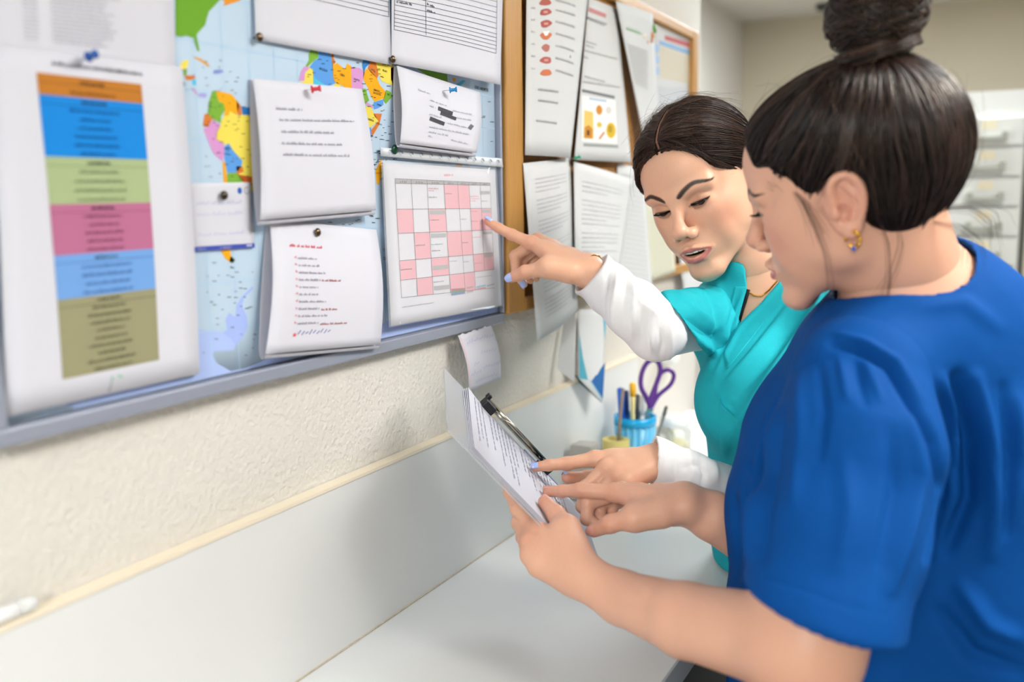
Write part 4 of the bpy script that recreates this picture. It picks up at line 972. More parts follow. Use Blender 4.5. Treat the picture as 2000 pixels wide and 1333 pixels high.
def nail(parent, tip, d, n, w, l, m):
    d = np.asarray(d, float); d /= np.linalg.norm(d); n = np.asarray(n, float); n = n-d*(n@d); n /= np.linalg.norm(n); s = np.cross(d, n)
    V = []; Q = []; a, b = 9, 9
    for i in range(a):
        for j in range(b):
            u = -1+2*i/(a-1); v = -1+2*j/(b-1); ww = w*(1-.30*max(0, u)**3-.22*max(0, -u)**3)
            V.append(tip+d*(u*l)+s*(v*ww)+n*(-(v*v)*w*.55-.0008*u*u))
    n0 = len(V)
    V += [v-n*.0007 for v in V]
    for i in range(a-1):
        for j in range(b-1):
            q = i*b+j; Q.append((q, q+1, q+b+1, q+b)); Q.append((n0+q, n0+q+b, n0+q+b+1, n0+q+1))
    rim = [i*b for i in range(a)]+[(a-1)*b+j for j in range(1, b)]+[i*b+b-1 for i in range(a-2, -1, -1)]+[j for j in range(b-2, 0, -1)]
    for i in range(len(rim)): x, y = rim[i], rim[(i+1) % len(rim)]; Q.append((x, y, n0+y, n0+x))
    return link('fingernail', arr_mesh('fingernail', np.array(V), np.array(Q)), m, parent)
def hand_paint(V, N, base, blush, joints):
    C = np.tile(np.array(lin(base)[:3]), (len(V), 1)); b = np.array(lin(blush)[:3])
    w = np.zeros(len(V))
    for p, r in joints: w = np.maximum(w, np.exp(-((V-p)**2).sum(1)/(r*r)))
    C = C*(1-.55*w[:, None])+b*(.55*w[:, None])
    x, y, z = V.T
    return np.clip(C*(1+.015*(np.sin(x*800+3*np.sin(z*500))*np.sin(y*700))[:, None]), 0, 1)
def blen(pts): return [round(float(np.linalg.norm(pts[i+1]-pts[i]))*1000) for i in range(len(pts)-1)]
ARMS = {}
# teal, right hand on the calendar
tp = onx(953, 433, .0335); z0 = dep(tp)
TRi = [P(1038, 475, z0-.012), P(1000, 459, z0-.004), P(973, 445, z0-.002), tp]
F = Field(); wrc = P(1150, 528, z0-.035)
TRw = (P(1146, 533, z0-.055), P(1150, 522, z0-.020))
TRm = [TRi[0], P(1050, 470, z0+.010), P(1060, 474, z0+.030), P(1070, 484, z0+.046)]
TRt = [P(1112, 532, z0-.060), P(1070, 523, z0-.062), P(1026, 532, z0-.052), P(999, 543, z0-.040)]
hand(F, TRw, TRm, [TRi[1:], [P(1006, 500, z0+.018), P(1008, 535, z0+.008), P(1023, 555, z0+.000)], [P(1020, 507, z0+.040), P(1020, 535, z0+.030), P(1036, 548, z0+.020)], [P(1036, 515, z0+.055), P(1036, 536, z0+.045), P(1048, 545, z0+.036)]], TRt, .94)
TRe, TRs = P(1281, 647, 1.225), P(1432, 618, 1.445)
TRp = [(TRw[0]+TRw[1])/2, P(1192, 568, z0-.085), P(1238, 606, z0-.15), TRe, TRs]
F.chain(TRp, [.0215, .025, .030, .031, .033], k=.014)
ARMS['TR'] = (F, [(TRi[0], .012), (TRi[1], .009), (TRi[2], .008), (tp, .011), (TRt[3], .012), (TRt[2], .011), (TRm[1], .012)])
print('TR idx', blen(TRi), 'palm', blen([wrc, TRm[0]]), 'thumb', blen(TRt), 'fore', blen([wrc, TRe, TRs]))
# teal, left hand on the clipboard
tq = onb(1046, 913, .0075); z1 = dep(tq)
TLi = [P(1162, 897, z1+.020), P(1106, 906, z1+.012), P(1072, 909, z1+.004), tq]
TLm = [TLi[0], P(1184, 914, z1+.000), P(1204, 927, z1-.010), P(1222, 941, z1-.018)]
TLw = (P(1282, 897, z1+.030), P(1285, 909, z1+.008))
TLt = [P(1245, 918, z1+.052), P(1200, 928, z1+.055), P(1146, 934, z1+.042), P(1108, 933, z1+.025)]
F = Field()
hand(F, TLw, TLm, [TLi[1:], [P(1143, 952, z1-.004), P(1136, 990, z1+.004), P(1150, 1012, z1+.012)], [P(1166, 968, z1-.012), P(1160, 1000, z1-.004), P(1172, 1014, z1+.006)], [P(1190, 975, z1-.018), P(1186, 998, z1-.010), P(1196, 1006, z1+.0)]], TLt)
TLe = P(1470, 985, z1+.11)
TLp = [(TLw[0]+TLw[1])/2, P(1350, 934, z1+.025), TLe]
F.chain(TLp, [.0215, .026, .033], k=.014)
ARMS['TL'] = (F, [(TLi[0], .011), (TLi[1], .009), (TLi[2], .008), (tq, .011), (TLt[3], .016), (TLm[1], .010), (TLm[2], .010)])
print('TL', z1, 'idx', blen(TLi), 'palm', blen([(TLw[0]+TLw[1])/2, TLm[0]]), 'thumb', blen(TLt), 'fore', blen([(TLw[0]+TLw[1])/2, TLe]), blen(TLm))
# blue, right hand on the clipboard
tb = onb(1070, 961, .0075); z2 = dep(tb)
BRi = [P(1202, 963, z2-.030), P(1133, 958, z2-.018), P(1098, 960, z2-.006), tb]
BRm = [BRi[0], P(1214, 960, z2-.006), P(1228, 962, z2+.014), P(1246, 968, z2+.030)]
BRw = (P(1338, 990, z2-.078), P(1336, 974, z2-.040))
BRt = [P(1290, 1003, z2-.080), P(1240, 1012, z2-.082), P(1192, 1024, z2-.072), P(1160, 1037, z2-.060)]
F = Field()
hand(F, BRw, BRm, [BRi[1:], [P(1148, 984, z2-.012), P(1146, 1014, z2-.016), P(1168, 1026, z2-.020)], [P(1172, 985, z2+.002), P(1172, 1012, z2-.004), P(1190, 1020, z2-.008)], [P(1196, 988, z2+.010), P(1196, 1010, z2+.004), P(1210, 1016, z2-.002)]], BRt, 1.05)
F.ell(P(1312, 1006, z2-.045), .014, k=.015)
BRe = P(1560, 1105, z2-.02)
F.chain([(BRw[0]+BRw[1])/2, P(1390, 1008, z2-.06), BRe], [.0225, .0285, .042], k=.014)
ARMS['BR'] = (F, [(BRi[0], .012), (BRi[1], .010), (BRi[2], .009), (tb, .013), (BRt[3], .013), (BRt[2], .012)])
print('BR', z2, 'idx', blen(BRi), 'palm', blen([(BRw[0]+BRw[1])/2, BRm[0]]), 'thumb', blen(BRt), 'fore', blen([(BRw[0]+BRw[1])/2, BRe]), blen(BRm))
# blue, left hand holding the clipboard
th = onb(1064, 981, .0085); z3 = dep(th)
BLt = [P(1126, 1078, z3-.045), P(1106, 1034, z3-.036), P(1087, 1006, z3-.016), th]
BLm = [P(1046, 1034, z3-.022), P(1034, 1060, z3-.034), P(1036, 1085, z3-.044), P(1050, 1108, z3-.050)]
BLw = (P(1135, 1118, z3-.068), P(1118, 1124, z3-.052))
u_ = lambda px, py, h=-.0125: onb(px, py, h)
F = Field()
hand(F, BLw, BLm, [[P(1012, 995, z3+.000), P(996, 962, z3+.022), P(989, 944, z3+.036)], [P(1014, 1022, z3+.004), P(1016, 986, z3+.040), P(1026, 966, z3+.060)], [P(1022, 1050, z3+.004), P(1036, 1014, z3+.040), P(1048, 992, z3+.055)], [P(1040, 1082, z3-.010), P(1056, 1046, z3+.020), P(1066, 1030, z3+.030)]], BLt, 1.05)
BLe, BLs = P(1572, 1268, .815), P(1690, 770, .905)
F.chain([(BLw[0]+BLw[1])/2, P(1215, 1168, z3-.10), P(1340, 1212, (z3-.06+.82)/2-.01), BLe], [.0235, .0285, .036, .043], k=.016)
F.chain([BLe, P(1610, 1120, .815), BLs], [.044, .050, .052], k=.030)
ARMS['BL'] = (F, [(BLt[3], .014), (BLt[2], .012), (BLm[0], .014), (BLm[1], .014), (BLe, .035)])
print('BL', z3, 'idx', 'palm', blen([(BLw[0]+BLw[1])/2, BLm[0]]), 'thumb', blen(BLt), 'fore', blen([(BLw[0]+BLw[1])/2, BLe, BLs]), blen(BLm), 'board', BLEN, BWID)
def arm(key, f, vox=.0016):
    F, j = ARMS[key]; V, Q = F.mesh(vox); V = smooth_mesh(V, Q, 1, .4)
    return V, Q, hand_paint(V, vnormals(V, Q), f['skin'], 'c97b66', j)
# ------------------------------------------------------------------ things on the counter
def on_counter(px, z):            # point on the worktop under a pixel column at a given depth
    p = P(px, 900, z); return np.array([p[0], p[1], ZC])
cc = on_counter(1240, 1.85); CR = .0385; CHh = float(P(1240, 809, 1.85)[2]-ZC)
e = empty('pen_cup', cc); tag(e, 'light blue ribbed pen cup standing on the counter in the corner', 'cup')
mc1 = mat('cup_blue', '5fc0ee', .3, trans=.15); mc2 = mat('cup_rim', '12a2dc', .25)
b = MB(); b.lathe(cc, [(.031, .0002), (.033, .001), (CR, CHh-.014), (CR-.003, CHh-.014), (.030, .004), (.001, .0035)], 40); b.build('body', mc1, e, True)
b = MB(); b.lathe(cc, [(CR+.0005, CHh-.0165), (CR+.0025, CHh-.016), (CR+.003, CHh), (CR-.002, CHh), (CR-.0025, CHh-.0155)], 40); b.build('rim', mc2, e, True)
for k in range(20):
    a = 2*math.pi*k/20; b = MB(); d = np.array([math.cos(a), math.sin(a), 0]); b.tube([cc+d*.0335+np.array([0, 0, .003]), cc+d*(CR+.0005)+np.array([0, 0, CHh-.017])], .0018, 6); b.build('rib', mat('cup_rib', '8fd4f4', .3), e)
dz = 1.85
def Z6p(X, Y, z=dz): return P(1080+X/3.92, 620+Y/3.92, z)
def smooth_path(p, it=2):
    p = np.array(p)
    for _ in range(it): q = [p[0]]+[x for a, b in zip(p[:-1], p[1:]) for x in (a*.75+b*.25, a*.25+b*.75)]+[p[-1]]; p = np.array(q)
    return p
# scissors
e = empty('scissors', Z6p(745, 700)); tag(e, 'purple handled scissors standing in the pen cup', 'scissors')
mpu = mat('purple_plastic', '5a2a86', .3)
def loop(pts, r, z): 
    b = MB(); pts = smooth_path([Z6p(x, y, z) for x, y in pts]); b.tube(pts, r, 10); return b
bb = loop([(745, 690), (715, 610), (680, 560), (668, 500), (680, 420), (715, 350), (765, 320), (805, 335), (825, 390), (815, 450), (780, 540), (755, 600), (740, 660), (740, 700)], .0048, dz+.008); bb.build('handle', mpu, e, True)
bb = loop([(740, 690), (775, 620), (785, 560), (795, 480), (830, 420), (880, 398), (920, 420), (928, 460), (905, 515), (860, 555), (815, 590), (780, 640), (750, 700)], .0043, dz+.015); bb.build('handle', mpu, e, True)
for k, o2 in enumerate((-.003, .003)):
    b = MB(); p0 = Z6p(742+k*6, 690, dz+.012+o2); p1 = np.array([cc[0]+(.004 if k else -.003), cc[1]+o2, ZC+.006]); d = p1-p0; L = np.linalg.norm(d); d /= L; n = np.cross(d, vF); n /= np.linalg.norm(n); m_ = np.cross(d, n)
    vs = [p0-n*.006-m_*.0006, p0+n*.006-m_*.0006, p1+n*.001-m_*.0006, p1-n*.001-m_*.0006, p0-n*.006+m_*.0006, p0+n*.006+m_*.0006, p1+n*.001+m_*.0006, p1-n*.001+m_*.0006]
    b.add(vs, [(0, 1, 2, 3), (7, 6, 5, 4), (0, 4, 5, 1), (1, 5, 6, 2), (2, 6, 7, 3), (3, 7, 4, 0)]); b.build('blade', mat('steel', 'c9ccd0', .25, 1), e)
def pen(X, Y, base, r, cols, name, label, capl=.04, zz=dz, clip=False):
    p0 = np.array([cc[0]+base[0], cc[1]+base[1], ZC+.006]); p1 = Z6p(X, Y, zz); d = p1-p0; L = np.linalg.norm(d); d /= L
    e = empty(name, p0); tag(e, label, name.split('_')[-1], 'pens in the blue cup')
    b = MB(); b.lathe(p0, [(.0006, 0), (.0022, .010), (r, .018), (r, L-capl), (r*.9, L-capl)], 12, d); b.build('barrel', mat('pen_'+cols[0], cols[0], .3), e, True)
    b = MB(); b.lathe(p0, [(r*.95, L-capl), (r*1.18, L-capl+.0005), (r*1.18, L-.003), (r*.7, L), (.0005, L+.0005)], 12, d); k = b.build('cap', mat('pen_'+cols[1], cols[1], .3), e, True)
    if clip:
        n = np.cross(d, vU); n /= np.linalg.norm(n); b = MB(); q = p0+d*(L-.004)-n*(r*1.5); b.tube([p0+d*(L-.004), q, q-d*.03], .0009, 6); b.build('clip', mat('pen_'+cols[1], cols[1], .3), e)
pen(515, 540, (-.016, -.012, 0), .0055, ('1f58b8', '2360c4'), 'blue_pen', 'thick blue pen at the left of the pen cup', .06, dz-.01, True)
pen(560, 560, (-.010, -.004, 0), .0045, ('17408f', '17305f'), 'blue_pen', 'thin dark blue pen in the pen cup behind the thick blue one', .05, dz)
pen(610, 500, (-.004, .010, 0), .0055, ('f0e2a0', 'f0b21e'), 'yellow_marker', 'marker with a bright yellow cap in the pen cup', .028, dz+.01)
pen(650, 590, (.004, -.012, 0), .0040, ('2a2a2e', '4a4a4e'), 'black_pen', 'black pen beside the purple scissors in the pen cup', .04, dz-.012)
pen(690, 600, (.010, .006, 0), .0040, ('d9dadc', 'c9cacc'), 'white_pen', 'pale pen beside the purple scissors in the pen cup', .04, dz+.012)
pen(870, 680, (.022, .012, 0), .0030, ('6a6a66', '55554f'), 'grey_pencil', 'grey pencil leaning out to the right of the pen cup', .02, dz+.01)
# wooden stick leaning on the front of the cup
p0 = np.array([cc[0]-.022, cc[1]-.052, ZC+.002]); p1 = Z6p(536, 545, 1.79); b = MB(); b.tube([p0, p1], .0033, 8); o = b.build('wooden_stick', mat('grey_wood', '8a7a68', .6), smooth=True); tag(o, 'brown wooden stick leaning in front of the pen cup', 'stick')
# tape roll, box, jar, dispenser
def ring(name, c, r0, r1, h, m, label, cat, axis=(0, 0, 1)):
    b = MB(); n = 32; vs = []; fs = []
    for rr, z in ((r0, 0), (r1, 0), (r1, h), (r0, h)): vs += [(c[0]+rr*math.cos(2*math.pi*k/n), c[1]+rr*math.sin(2*math.pi*k/n), c[2]+z) for k in range(n)]
    for a in range(4): fs += [(a*n+k, a*n+(k+1) % n, ((a+1) % 4)*n+(k+1) % n, ((a+1) % 4)*n+k) for k in range(n)]
    b.add(vs, fs); o = b.build(name, m, smooth=False); tag(o, label, cat); return o
def stand(px, py, z):  # a point on the worktop and the height that reaches the pixel row there
    p = P(px, py, z); return np.array([p[0], p[1], ZC]), float(p[2]-ZC)
def drop(px, py, h):   # worktop point whose top at height h projects to the pixel row
    d = vF+(px-1000)/CF*vR-(py-666.5)/CF*vU; q = vC+d*((ZC+h-CH)/d[2]); return np.array([q[0], q[1], ZC])
c1, h1 = stand(1203, 858, 1.80); ring('tape_roll', c1+np.array([0, 0, .0003]), .016, .026, h1, mat('masking_tape', 'd9c77c', .6), 'tall roll of yellowish tape standing left of the pen cup', 'tape')
c2, h2 = stand(1142, 866, 1.70); b = MB(); b.box((c2[0]-.02, c2[1]-.02, ZC+.0003), (c2[0]+.02, c2[1]+.02, ZC+h2)); o = b.build('small_box', mat('grey_card', 'b3aea6', .7), bevel=.002); tag(o, 'small grey box left of the tape roll on the counter', 'box')
c3 = drop(1318, 812, .092)
e = empty('glass_jar', c3); tag(e, 'clear glass jar of cotton with a pale lid on the counter', 'jar')
b = MB(); b.lathe(c3, [(.030, .0003), (.034, .004), (.035, .060), (.028, .072), (.026, .072), (.032, .059), (.031, .006), (.001, .005)], 32); b.build('glass', mat('jar_glass', 'f2f5f2', .05, trans=.9, alpha=.5), e, True)
b = MB(); b.lathe(c3, [(.001, .0055), (.029, .007), (.030, .030), (.020, .040), (.001, .043)], 20); b.build('cotton', mat('cream_cotton', 'e6dcae', .9), e, True)
b = MB(); b.lathe(c3, [(.029, .0722), (.031, .073), (.031, .088), (.027, .092), (.001, .092)], 32); b.build('lid', mat('pale_lid', 'e9ebe9', .25), e, True)
c4 = drop(1292, 832, .07); e = empty('tape_dispenser', c4); tag(e, 'clear tape dispenser standing between the pen cup and the jar', 'tape dispenser')
b = MB(); b.box((c4[0]-.025, c4[1]-.012, ZC+.0003), (c4[0]+.03, c4[1]+.012, ZC+.018)); b.build('base', mat('grey_clear', '9a9a90', .2, alpha=.8), e, bevel=.003)
b = MB(); n = 28
vs = [(c4[0]+rr*math.cos(2*math.pi*k/n), c4[1]+y, ZC+.043+rr*math.sin(2*math.pi*k/n)) for rr, y in ((.013, -.009), (.026, -.009), (.026, .009), (.013, .009)) for k in range(n)]
b.add(vs, [(a*n+k, a*n+(k+1) % n, ((a+1) % 4)*n+(k+1) % n, ((a+1) % 4)*n+k) for a in range(4) for k in range(n)]); b.build('roll', mat('tape_clear', 'd9d4bd', .25), e)
# white holder on the wall
q = onx(1312, 700, .03); e = empty('wall_holder', (.001, q[1], q[2])); tag(e, 'white plastic holder fixed to the wall above the pen cup', 'holder')
b = MB(); b.box((.0005, q[1]-.03, q[2]-.012), (.012, q[1]+.05, q[2]+.018)); b.build('plate', mat('white_plastic', 'f0f0ee', .35), e, bevel=.003)
b = MB(); b.lathe((.0125, q[1]-.012, q[2]+.002), [(.016, 0), (.016, .03), (.012, .036), (.001, .037)], 20, (1, 0, 0)); b.build('knob', mat('white_plastic', 'f0f0ee', .35), e, True)
b = MB(); b.tube([(.03, q[1]-.012, q[2]+.004), (.04, q[1]+.04, q[2]+.012), (.02, q[1]+.11, q[2]+.018)], .006, 10); b.build('arm', mat('white_plastic', 'f0f0ee', .35), e, True)
# marker on the ledge
p0, p1 = onx(-30, 1212, .0095), onx(68, 1166, .0095); p0[2] = p1[2] = ZT+.0036+.0065; d = p1-p0; L = np.linalg.norm(d)
e = empty('white_marker', p0); tag(e, 'white marker pen lying on the ledge of the upstand', 'marker')
b = MB(); b.lathe(p0, [(.003, 0), (.0062, .003), (.0062, L*.62), (.005, L*.63)], 14, d); b.build('barrel', mat('marker_white', 'ececec', .35), e, True)
b = MB(); b.lathe(p0, [(.0055, L*.63), (.0064, L*.635), (.0064, L-.002), (.004, L)], 14, d); b.build('cap', mat('marker_cap', 'dcdcdc', .35), e, True)
# ------------------------------------------------------------------ the clipboard in hand
cb = empty('clipboard', BO); tag(cb, 'clear clipboard with stacked white pages held by the woman in blue', 'clipboard')
def bd(u, v, h=0.): return BO+bu*(u*BLEN)+bv*(v*BWID)+bn*h
def plate(name, uv, h0, h1, m, curl=None, nu=14, nv=6, parent=cb):
    (u0, v0), (u1, v1) = uv; V = []; Q = []; w = nv+1; n = (nu+1)*w
    for h in (h1, h0):
        for i in range(nu+1):
            for j in range(nv+1):
                u, v = u0+(u1-u0)*i/nu, v0+(v1-v0)*j/nv; V.append(bd(u, v, h+(curl(u, v) if curl else 0)))
    for i in range(nu):
        for j in range(nv): a = i*w+j; Q.append((a, a+w, a+w+1, a+1)); Q.append((n+a, n+a+1, n+a+w+1, n+a+w))
    rim = [j for j in range(w)]+[i*w+nv for i in range(1, nu+1)]+[nu*w+j for j in range(nv-1, -1, -1)]+[i*w for i in range(nu-1, 0, -1)]
    for i in range(len(rim)): x, y = rim[i], rim[(i+1) % len(rim)]; Q.append((x, y, n+y, n+x))
    me = arr_mesh(name, np.array(V), np.array(Q)); me.polygons.foreach_set('use_smooth', [False]*len(me.polygons)); return link(name, me, m, parent)
M_CLIPB = mat('frosted_plastic', 'd4d6dc', .3, alpha=.42, spec=.5)
plate('board', ((-.02, -.03), (1.0, 1.02)), -.0065, -.0045, M_CLIPB)
crl = lambda u, v: (.016*max(0, (.16-u)/.16)**2)
for k in range(4):
    plate('page', ((.11+.004*k, .0+.006*k), (.985-.01*k+.075*(k == 1), .965)), -.0042+k*.0011, -.0036+k*.0011, M_PAPER, (lambda u, v, k=k: (.0005+.0012*k)*max(0, (.30-u)/.18)**2*(.2+.8*v*v)), 16, 6)
top = -.0036+3*.0011
class BS:
    def S(s, u, v, h=0.): return bd(u, v, top+h+(.0041*max(0, (.30-u)/.18)**2*(.2+.8*v*v)))
    o = cb
p = Print(BS(), .0006); rg = np.random.default_rng(9)
for k in range(24):
    u = .17+k*.029
    if k in (3, 11): continue
    L = rg.uniform(.25, .75); v = .92; 
    while v > .92-L:
        dv = rg.uniform(.02, .07); p.uvpoly([(u, v), (u+.0055*rg.choice([.6, 1, 1]), v), (u+.0055, v-dv), (u, v-dv)], 'a2a2b6'); v -= dv+rg.uniform(.008, .03)
for k in range(5): u = .40+k*.012; p.line(u, .93, u+.006, .90, .004, '77778a')
p.line(.60, .78, .98, .38, .010, '7a7078'); p.build('writing', cb)
# spring clip along the far edge
mst = mat('bright_steel', 'b9b4a8', .18, 1); mbk = mat('black_rubber', '1d1e22', .45)
clp = empty('clip', bd(.4, .97)); clp.parent = cb; clp.location = Vector(bd(.4, .97))-Vector(BO)
u0, u1 = .25, .72
def cbar(v, h, r, m, nm, uu=(u0, u1), n=10): b = MB(); b.tube([bd(uu[0], v, h), bd(uu[1], v, h)], r, n); b.build(nm, m, clp, True)
b = MB(); b.obox(bd((u0+u1)/2, .985, .0055), (bu, bv, bn), ((u1-u0)/2*BLEN, .0055, .0012)); b.build('jaw', mst, clp, bevel=.0006)
cbar(1.03, .0085, .0022, mst, 'spring_rod')
cbar(1.00, .0110, .0014, mst, 'spring_rod')
b = MB(); b.tube([bd(u0+.10, .955, .008), bd(u0+.15, .948, .012), bd((u0+u1)/2-.02, .93, .014), bd((u0+u1)/2+.05, .935, .012), bd((u0+u1)/2+.10, .955, .009), bd(u1-.08, .985, .0075)], .0011, 8); b.build('wire', mst, clp, True)
for a, c_ in ((u0-.02, u0+.055), (u1-.055, u1+.02)):
    b = MB(); b.obox(bd((a+c_)/2, .985, .0045), (bu, bv, bn), ((c_-a)/2*BLEN, .0095, .0062)); b.obox(bd(a+.012 if a < .3 else c_-.012, 1.03, .012), (bu, bv, bn), (.0035, .005, .004)); b.build('end_cap', mbk, clp, bevel=.002)
# clear folder flap and blue folder under the pages
plate('blue_cover', ((.62, .62), (.97, 1.17)), -.0095, -.0075, mat('blue_cover', '3d55a0', .5))
# ---- teal woman head
def build_head(parent, f, R, t, neck, hairfn):
    F = head_field(f)
    loc = lambda w: (np.asarray(w)-t)@R
    neck(F, loc)
    V, Q = F.mesh(f['vox']); V = smooth_mesh(V, Q, 1, .4); N = vnormals(V, Q)
    C = face_paint(V, N, f)
    eyes(parent, f, R, t)
    if f['mouth'] > 0:
        b = MB()
        for a, w in ((-.155, .0042), (.155, .0042), (-.435, .0033), (.435, .0033), (-.71, .0036), (.71, .0036)):
            c = np.array([math.sin(a)*.026, .0662+math.cos(a)*.027, -.0626])
            ux = np.array([math.cos(a), -math.sin(a), 0]); uy = np.array([math.sin(a), math.cos(a), 0])
            vs = [c+ux*sx*w*(1 if zz > 0 else .9)+uy*(sy*.0016)+np.array([0, 0, zz]) for zz in (.0035, -.0032) for sx in (-1, 1) for sy in (-1, 1)]
            b.add([to_world(v, R, t) for v in vs], [(0, 1, 3, 2), (4, 6, 7, 5), (0, 4, 5, 1), (2, 3, 7, 6), (0, 2, 6, 4), (1, 5, 7, 3)])
        b.build('teeth', M_TEETH, parent, bevel=.0007)
    hairfn(parent, F, R, t, f)
    return to_world(V, R, t), Q, C
TEAL = dict(skin='e3b093', blush='cf8a72', lidcol='b57a5e', lip='c0686a', brow='180d0a', lid=(-7, -31), jaw=-.004, mouth=.0036, gaze=(-.1, .86, -.42), lash=.0075, ear=-.034, vox=.0014)
R_T = np.array([[-0.9434, -0.099, -0.3167], [0.2008, -0.9301, -0.3075], [-0.2641, -0.3537, 0.8973]]); T_T = np.array([0.311, 1.3307, 1.4695])+.0028*vR; R_T = R_T@np.array(Matrix.Rotation(math.radians(-2), 3, 'Z'))
BLUE = dict(skin='dfaa90', blush='cf8878', lidcol='c08a74', lip='bd6468', brow='1a0f0c', lid=(7, -30), jaw=0, mouth=0, gaze=(.1, .9, -.35), lash=.0105, nose=.80, vox=.0015)
R_B = np.array([[0.0532, -0.9448, -0.3232], [0.9823, 0.1077, -0.1531], [0.1794, -0.3093, 0.9339]]); T_B = np.array([0.5523, 1.0052, 1.4651])

def hair_teal(parent, H, R, t, f):
    F = Field()
    F.ell((0, -.014, .033), (.0785, .098, .087)); F.ell((0, .026, .043), (.0650, .0655, .0600), k=.02)
    F.ell((0, -.085, -.030), (.050, .035, .045), k=.03); F.ell((0, -.045, -.022), (.074, .055, .055), k=.02)
    F.ell((0, .118, -.006), (.094, .085, .102), k=.005, op='s'); F.cap((0, .11, .06), (0, .078, .088), .016, .004, k=.012, op='s')                 # face opening
    F.plane((0, .045, .026), (0, .55, -1.), k=.006)                          # lower edge, over the ears down to the nape
    def thin(p):                                                                 # the hair lies flat towards its edges
        e = np.sqrt((((p-np.array((0, .118, -.006)))/np.array((.094, .085, .102)))**2).sum(1))-1; q = -((p-np.array((0, .045, .026)))@np.array((0, .48, -.876)))
        return H.ev(p)-(.0016+.030*sm(np.minimum(e/.35, q/.035), 0, 1))
    F.fun(thin, k=.002, op='i')
    for s in (-1, 1): F.ell((s*.078, -.034, -.022), (.014, .020, .030), k=.006, op='s')
    F.chain([(0, .115, .052), (0, .085, .085), (0, .045, .113), (0, .0, .1235)], [.0022, .0020, .0018, .0012], k=.006, op='s')  # the parting
    V, Q = F.mesh(.0022); V = smooth_mesh(V, Q, 1)
    cs = np.tile(np.array(lin('1d110d')[:3]), (len(V), 1)); dl, _ = seg_dist2(V[:, 1], V[:, 2], [(.115, .052), (.085, .085), (.045, .113), (.0, .1235)])
    wp = (np.abs(V[:, 0]) < .0016)*(dl < .014)*(V[:, 1] > .004); cs = cs*(1-.75*wp[:, None])+np.array(lin('a97c68')[:3])*.75*wp[:, None]
    parts = [(to_world(V, R, t), Q, cs)]
    rng = np.random.default_rng(11)
    tgt = np.array([0, -.115, -.020])
    # starts: along the parting and the hairline
    u = rng.uniform(0, 1, 2600); s = np.where(rng.uniform(0, 1, 2600) < .5, -1, 1)
    pl = np.array([(0, .083, .072), (0, .062, .101), (0, .03, .117), (0, -.01, .121), (0, -.05, .112)])
    k = u*(len(pl)-1); i = np.minimum(k.astype(int), len(pl)-2); st = pl[i]+(k-i)[:, None]*(pl[i+1]-pl[i]); st[:, 0] = s*(.0025+np.abs(rng.normal(0, .0008, len(st))))
    g = F.grad(st); st = st-F.ev(st)[:, None]*g
    def dirs(p):
        d = tgt-p; side = np.sign(p[:, 0]); h = sm(p[:, 2], .02, .12)
        d = d/np.linalg.norm(d, axis=1)[:, None]
        return (d+np.stack([side*1.1*h, -.15*h, -.35*h], 1))*.2
    S = flow_strands(F, st, tgt, 17, .013, .0010, .0007, rng, .06, dirs)
    v, q = strand_mesh(S, .00075, R, t); parts.append((v, q, shade_var(len(S), S.shape[1], 3, '1a0f0b', '52372b', rng)))
    on = rng.integers(0, len(V), 2600); st3 = V[on]; st3 = st3[st3[:, 1] > -.07]
    S = flow_strands(F, st3, tgt, 10, .012, .0012, .0007, rng, .07, dirs)
    v, q = strand_mesh(S, .0006, R, t); parts.append((v, q, shade_var(len(S), S.shape[1], 3, '190e0a', '50362a', rng)))
    # hairline strands
    m = 900; th = rng.uniform(-1.9, 1.9, m); hl = np.stack([np.sin(th)*.075, .06-.0*th, .03+np.cos(th)*.06], 1)
    hv = V[(V[:, 1] > .0)]; on = np.abs(np.sqrt((hv[:, 0]/.094)**2+((hv[:, 1]-.118)/.085)**2+((hv[:, 2]+.006)/.102)**2)-1) < .05
    hv = hv[on]; hl = hv[rng.integers(0, len(hv), m)]
    S = flow_strands(F, hl, tgt, 15, .012, .0012, .0007, rng, .06, dirs)
    v, q = strand_mesh(S, .0006, R, t); parts.append((v, q, shade_var(len(S), S.shape[1], 3, '1d110d', '4c3327', rng)))
    # fly-aways
    st2 = st[rng.integers(0, len(st), 260)]
    S = flow_strands(F, st2, tgt, 9, .008, .004, .0002, rng, .5, dirs, fly=.5)
    v, q = strand_mesh(S, .00013, R, t); parts.append((v, q, shade_var(len(S), S.shape[1], 3, '3a251c', '8a6a55', rng)))
    # low knot at the back
    K = Field(); K.ell((0, -.125, -.022), (.036, .026, .036))
    V2, Q2 = K.mesh(.0035); parts.append((to_world(V2, R, t), Q2, np.array(lin('1d110d')[:3])))
    hair_obj(parts, parent)
def neck_teal(F, loc):
    F.chain([(0, -.022, -.045), loc(P(1478, 520, 1.375)), loc(P(1498, 585, 1.40))], [.052, .050, .055], k=.02)
def chest_teal():
    F = Field()
    F.cap(P(1474, 505, 1.375), P(1500, 600, 1.40), .047, .062, k=.02)
    F.chain([P(1435, 612, 1.45), P(1510, 590, 1.41), P(1640, 652, 1.285)], [.036, .045, .034], k=.05)
    F.cap(P(1500, 620, 1.40), P(1520, 820, 1.38), .085, .10, k=.05)
    V, Q = F.mesh(.005); return V, Q, np.tile(np.array(lin(TEAL['skin'])[:3]), (len(V), 1))
teal = empty('person', (T_T[0], T_T[1], 0))
tag(teal, 'woman in turquoise scrubs over white sleeves, pointing at the pink calendar', 'person', 'women at the counter')
V, Q, C = build_head(teal, TEAL, R_T, T_T, neck_teal, hair_teal)
V, Q, C = join_arr([(V, Q, C), chest_teal(), arm('TR', TEAL), arm('TL', TEAL)])
me = arr_mesh('body', V, Q); paint(me, C); link('body', me, M_SKIN, teal)
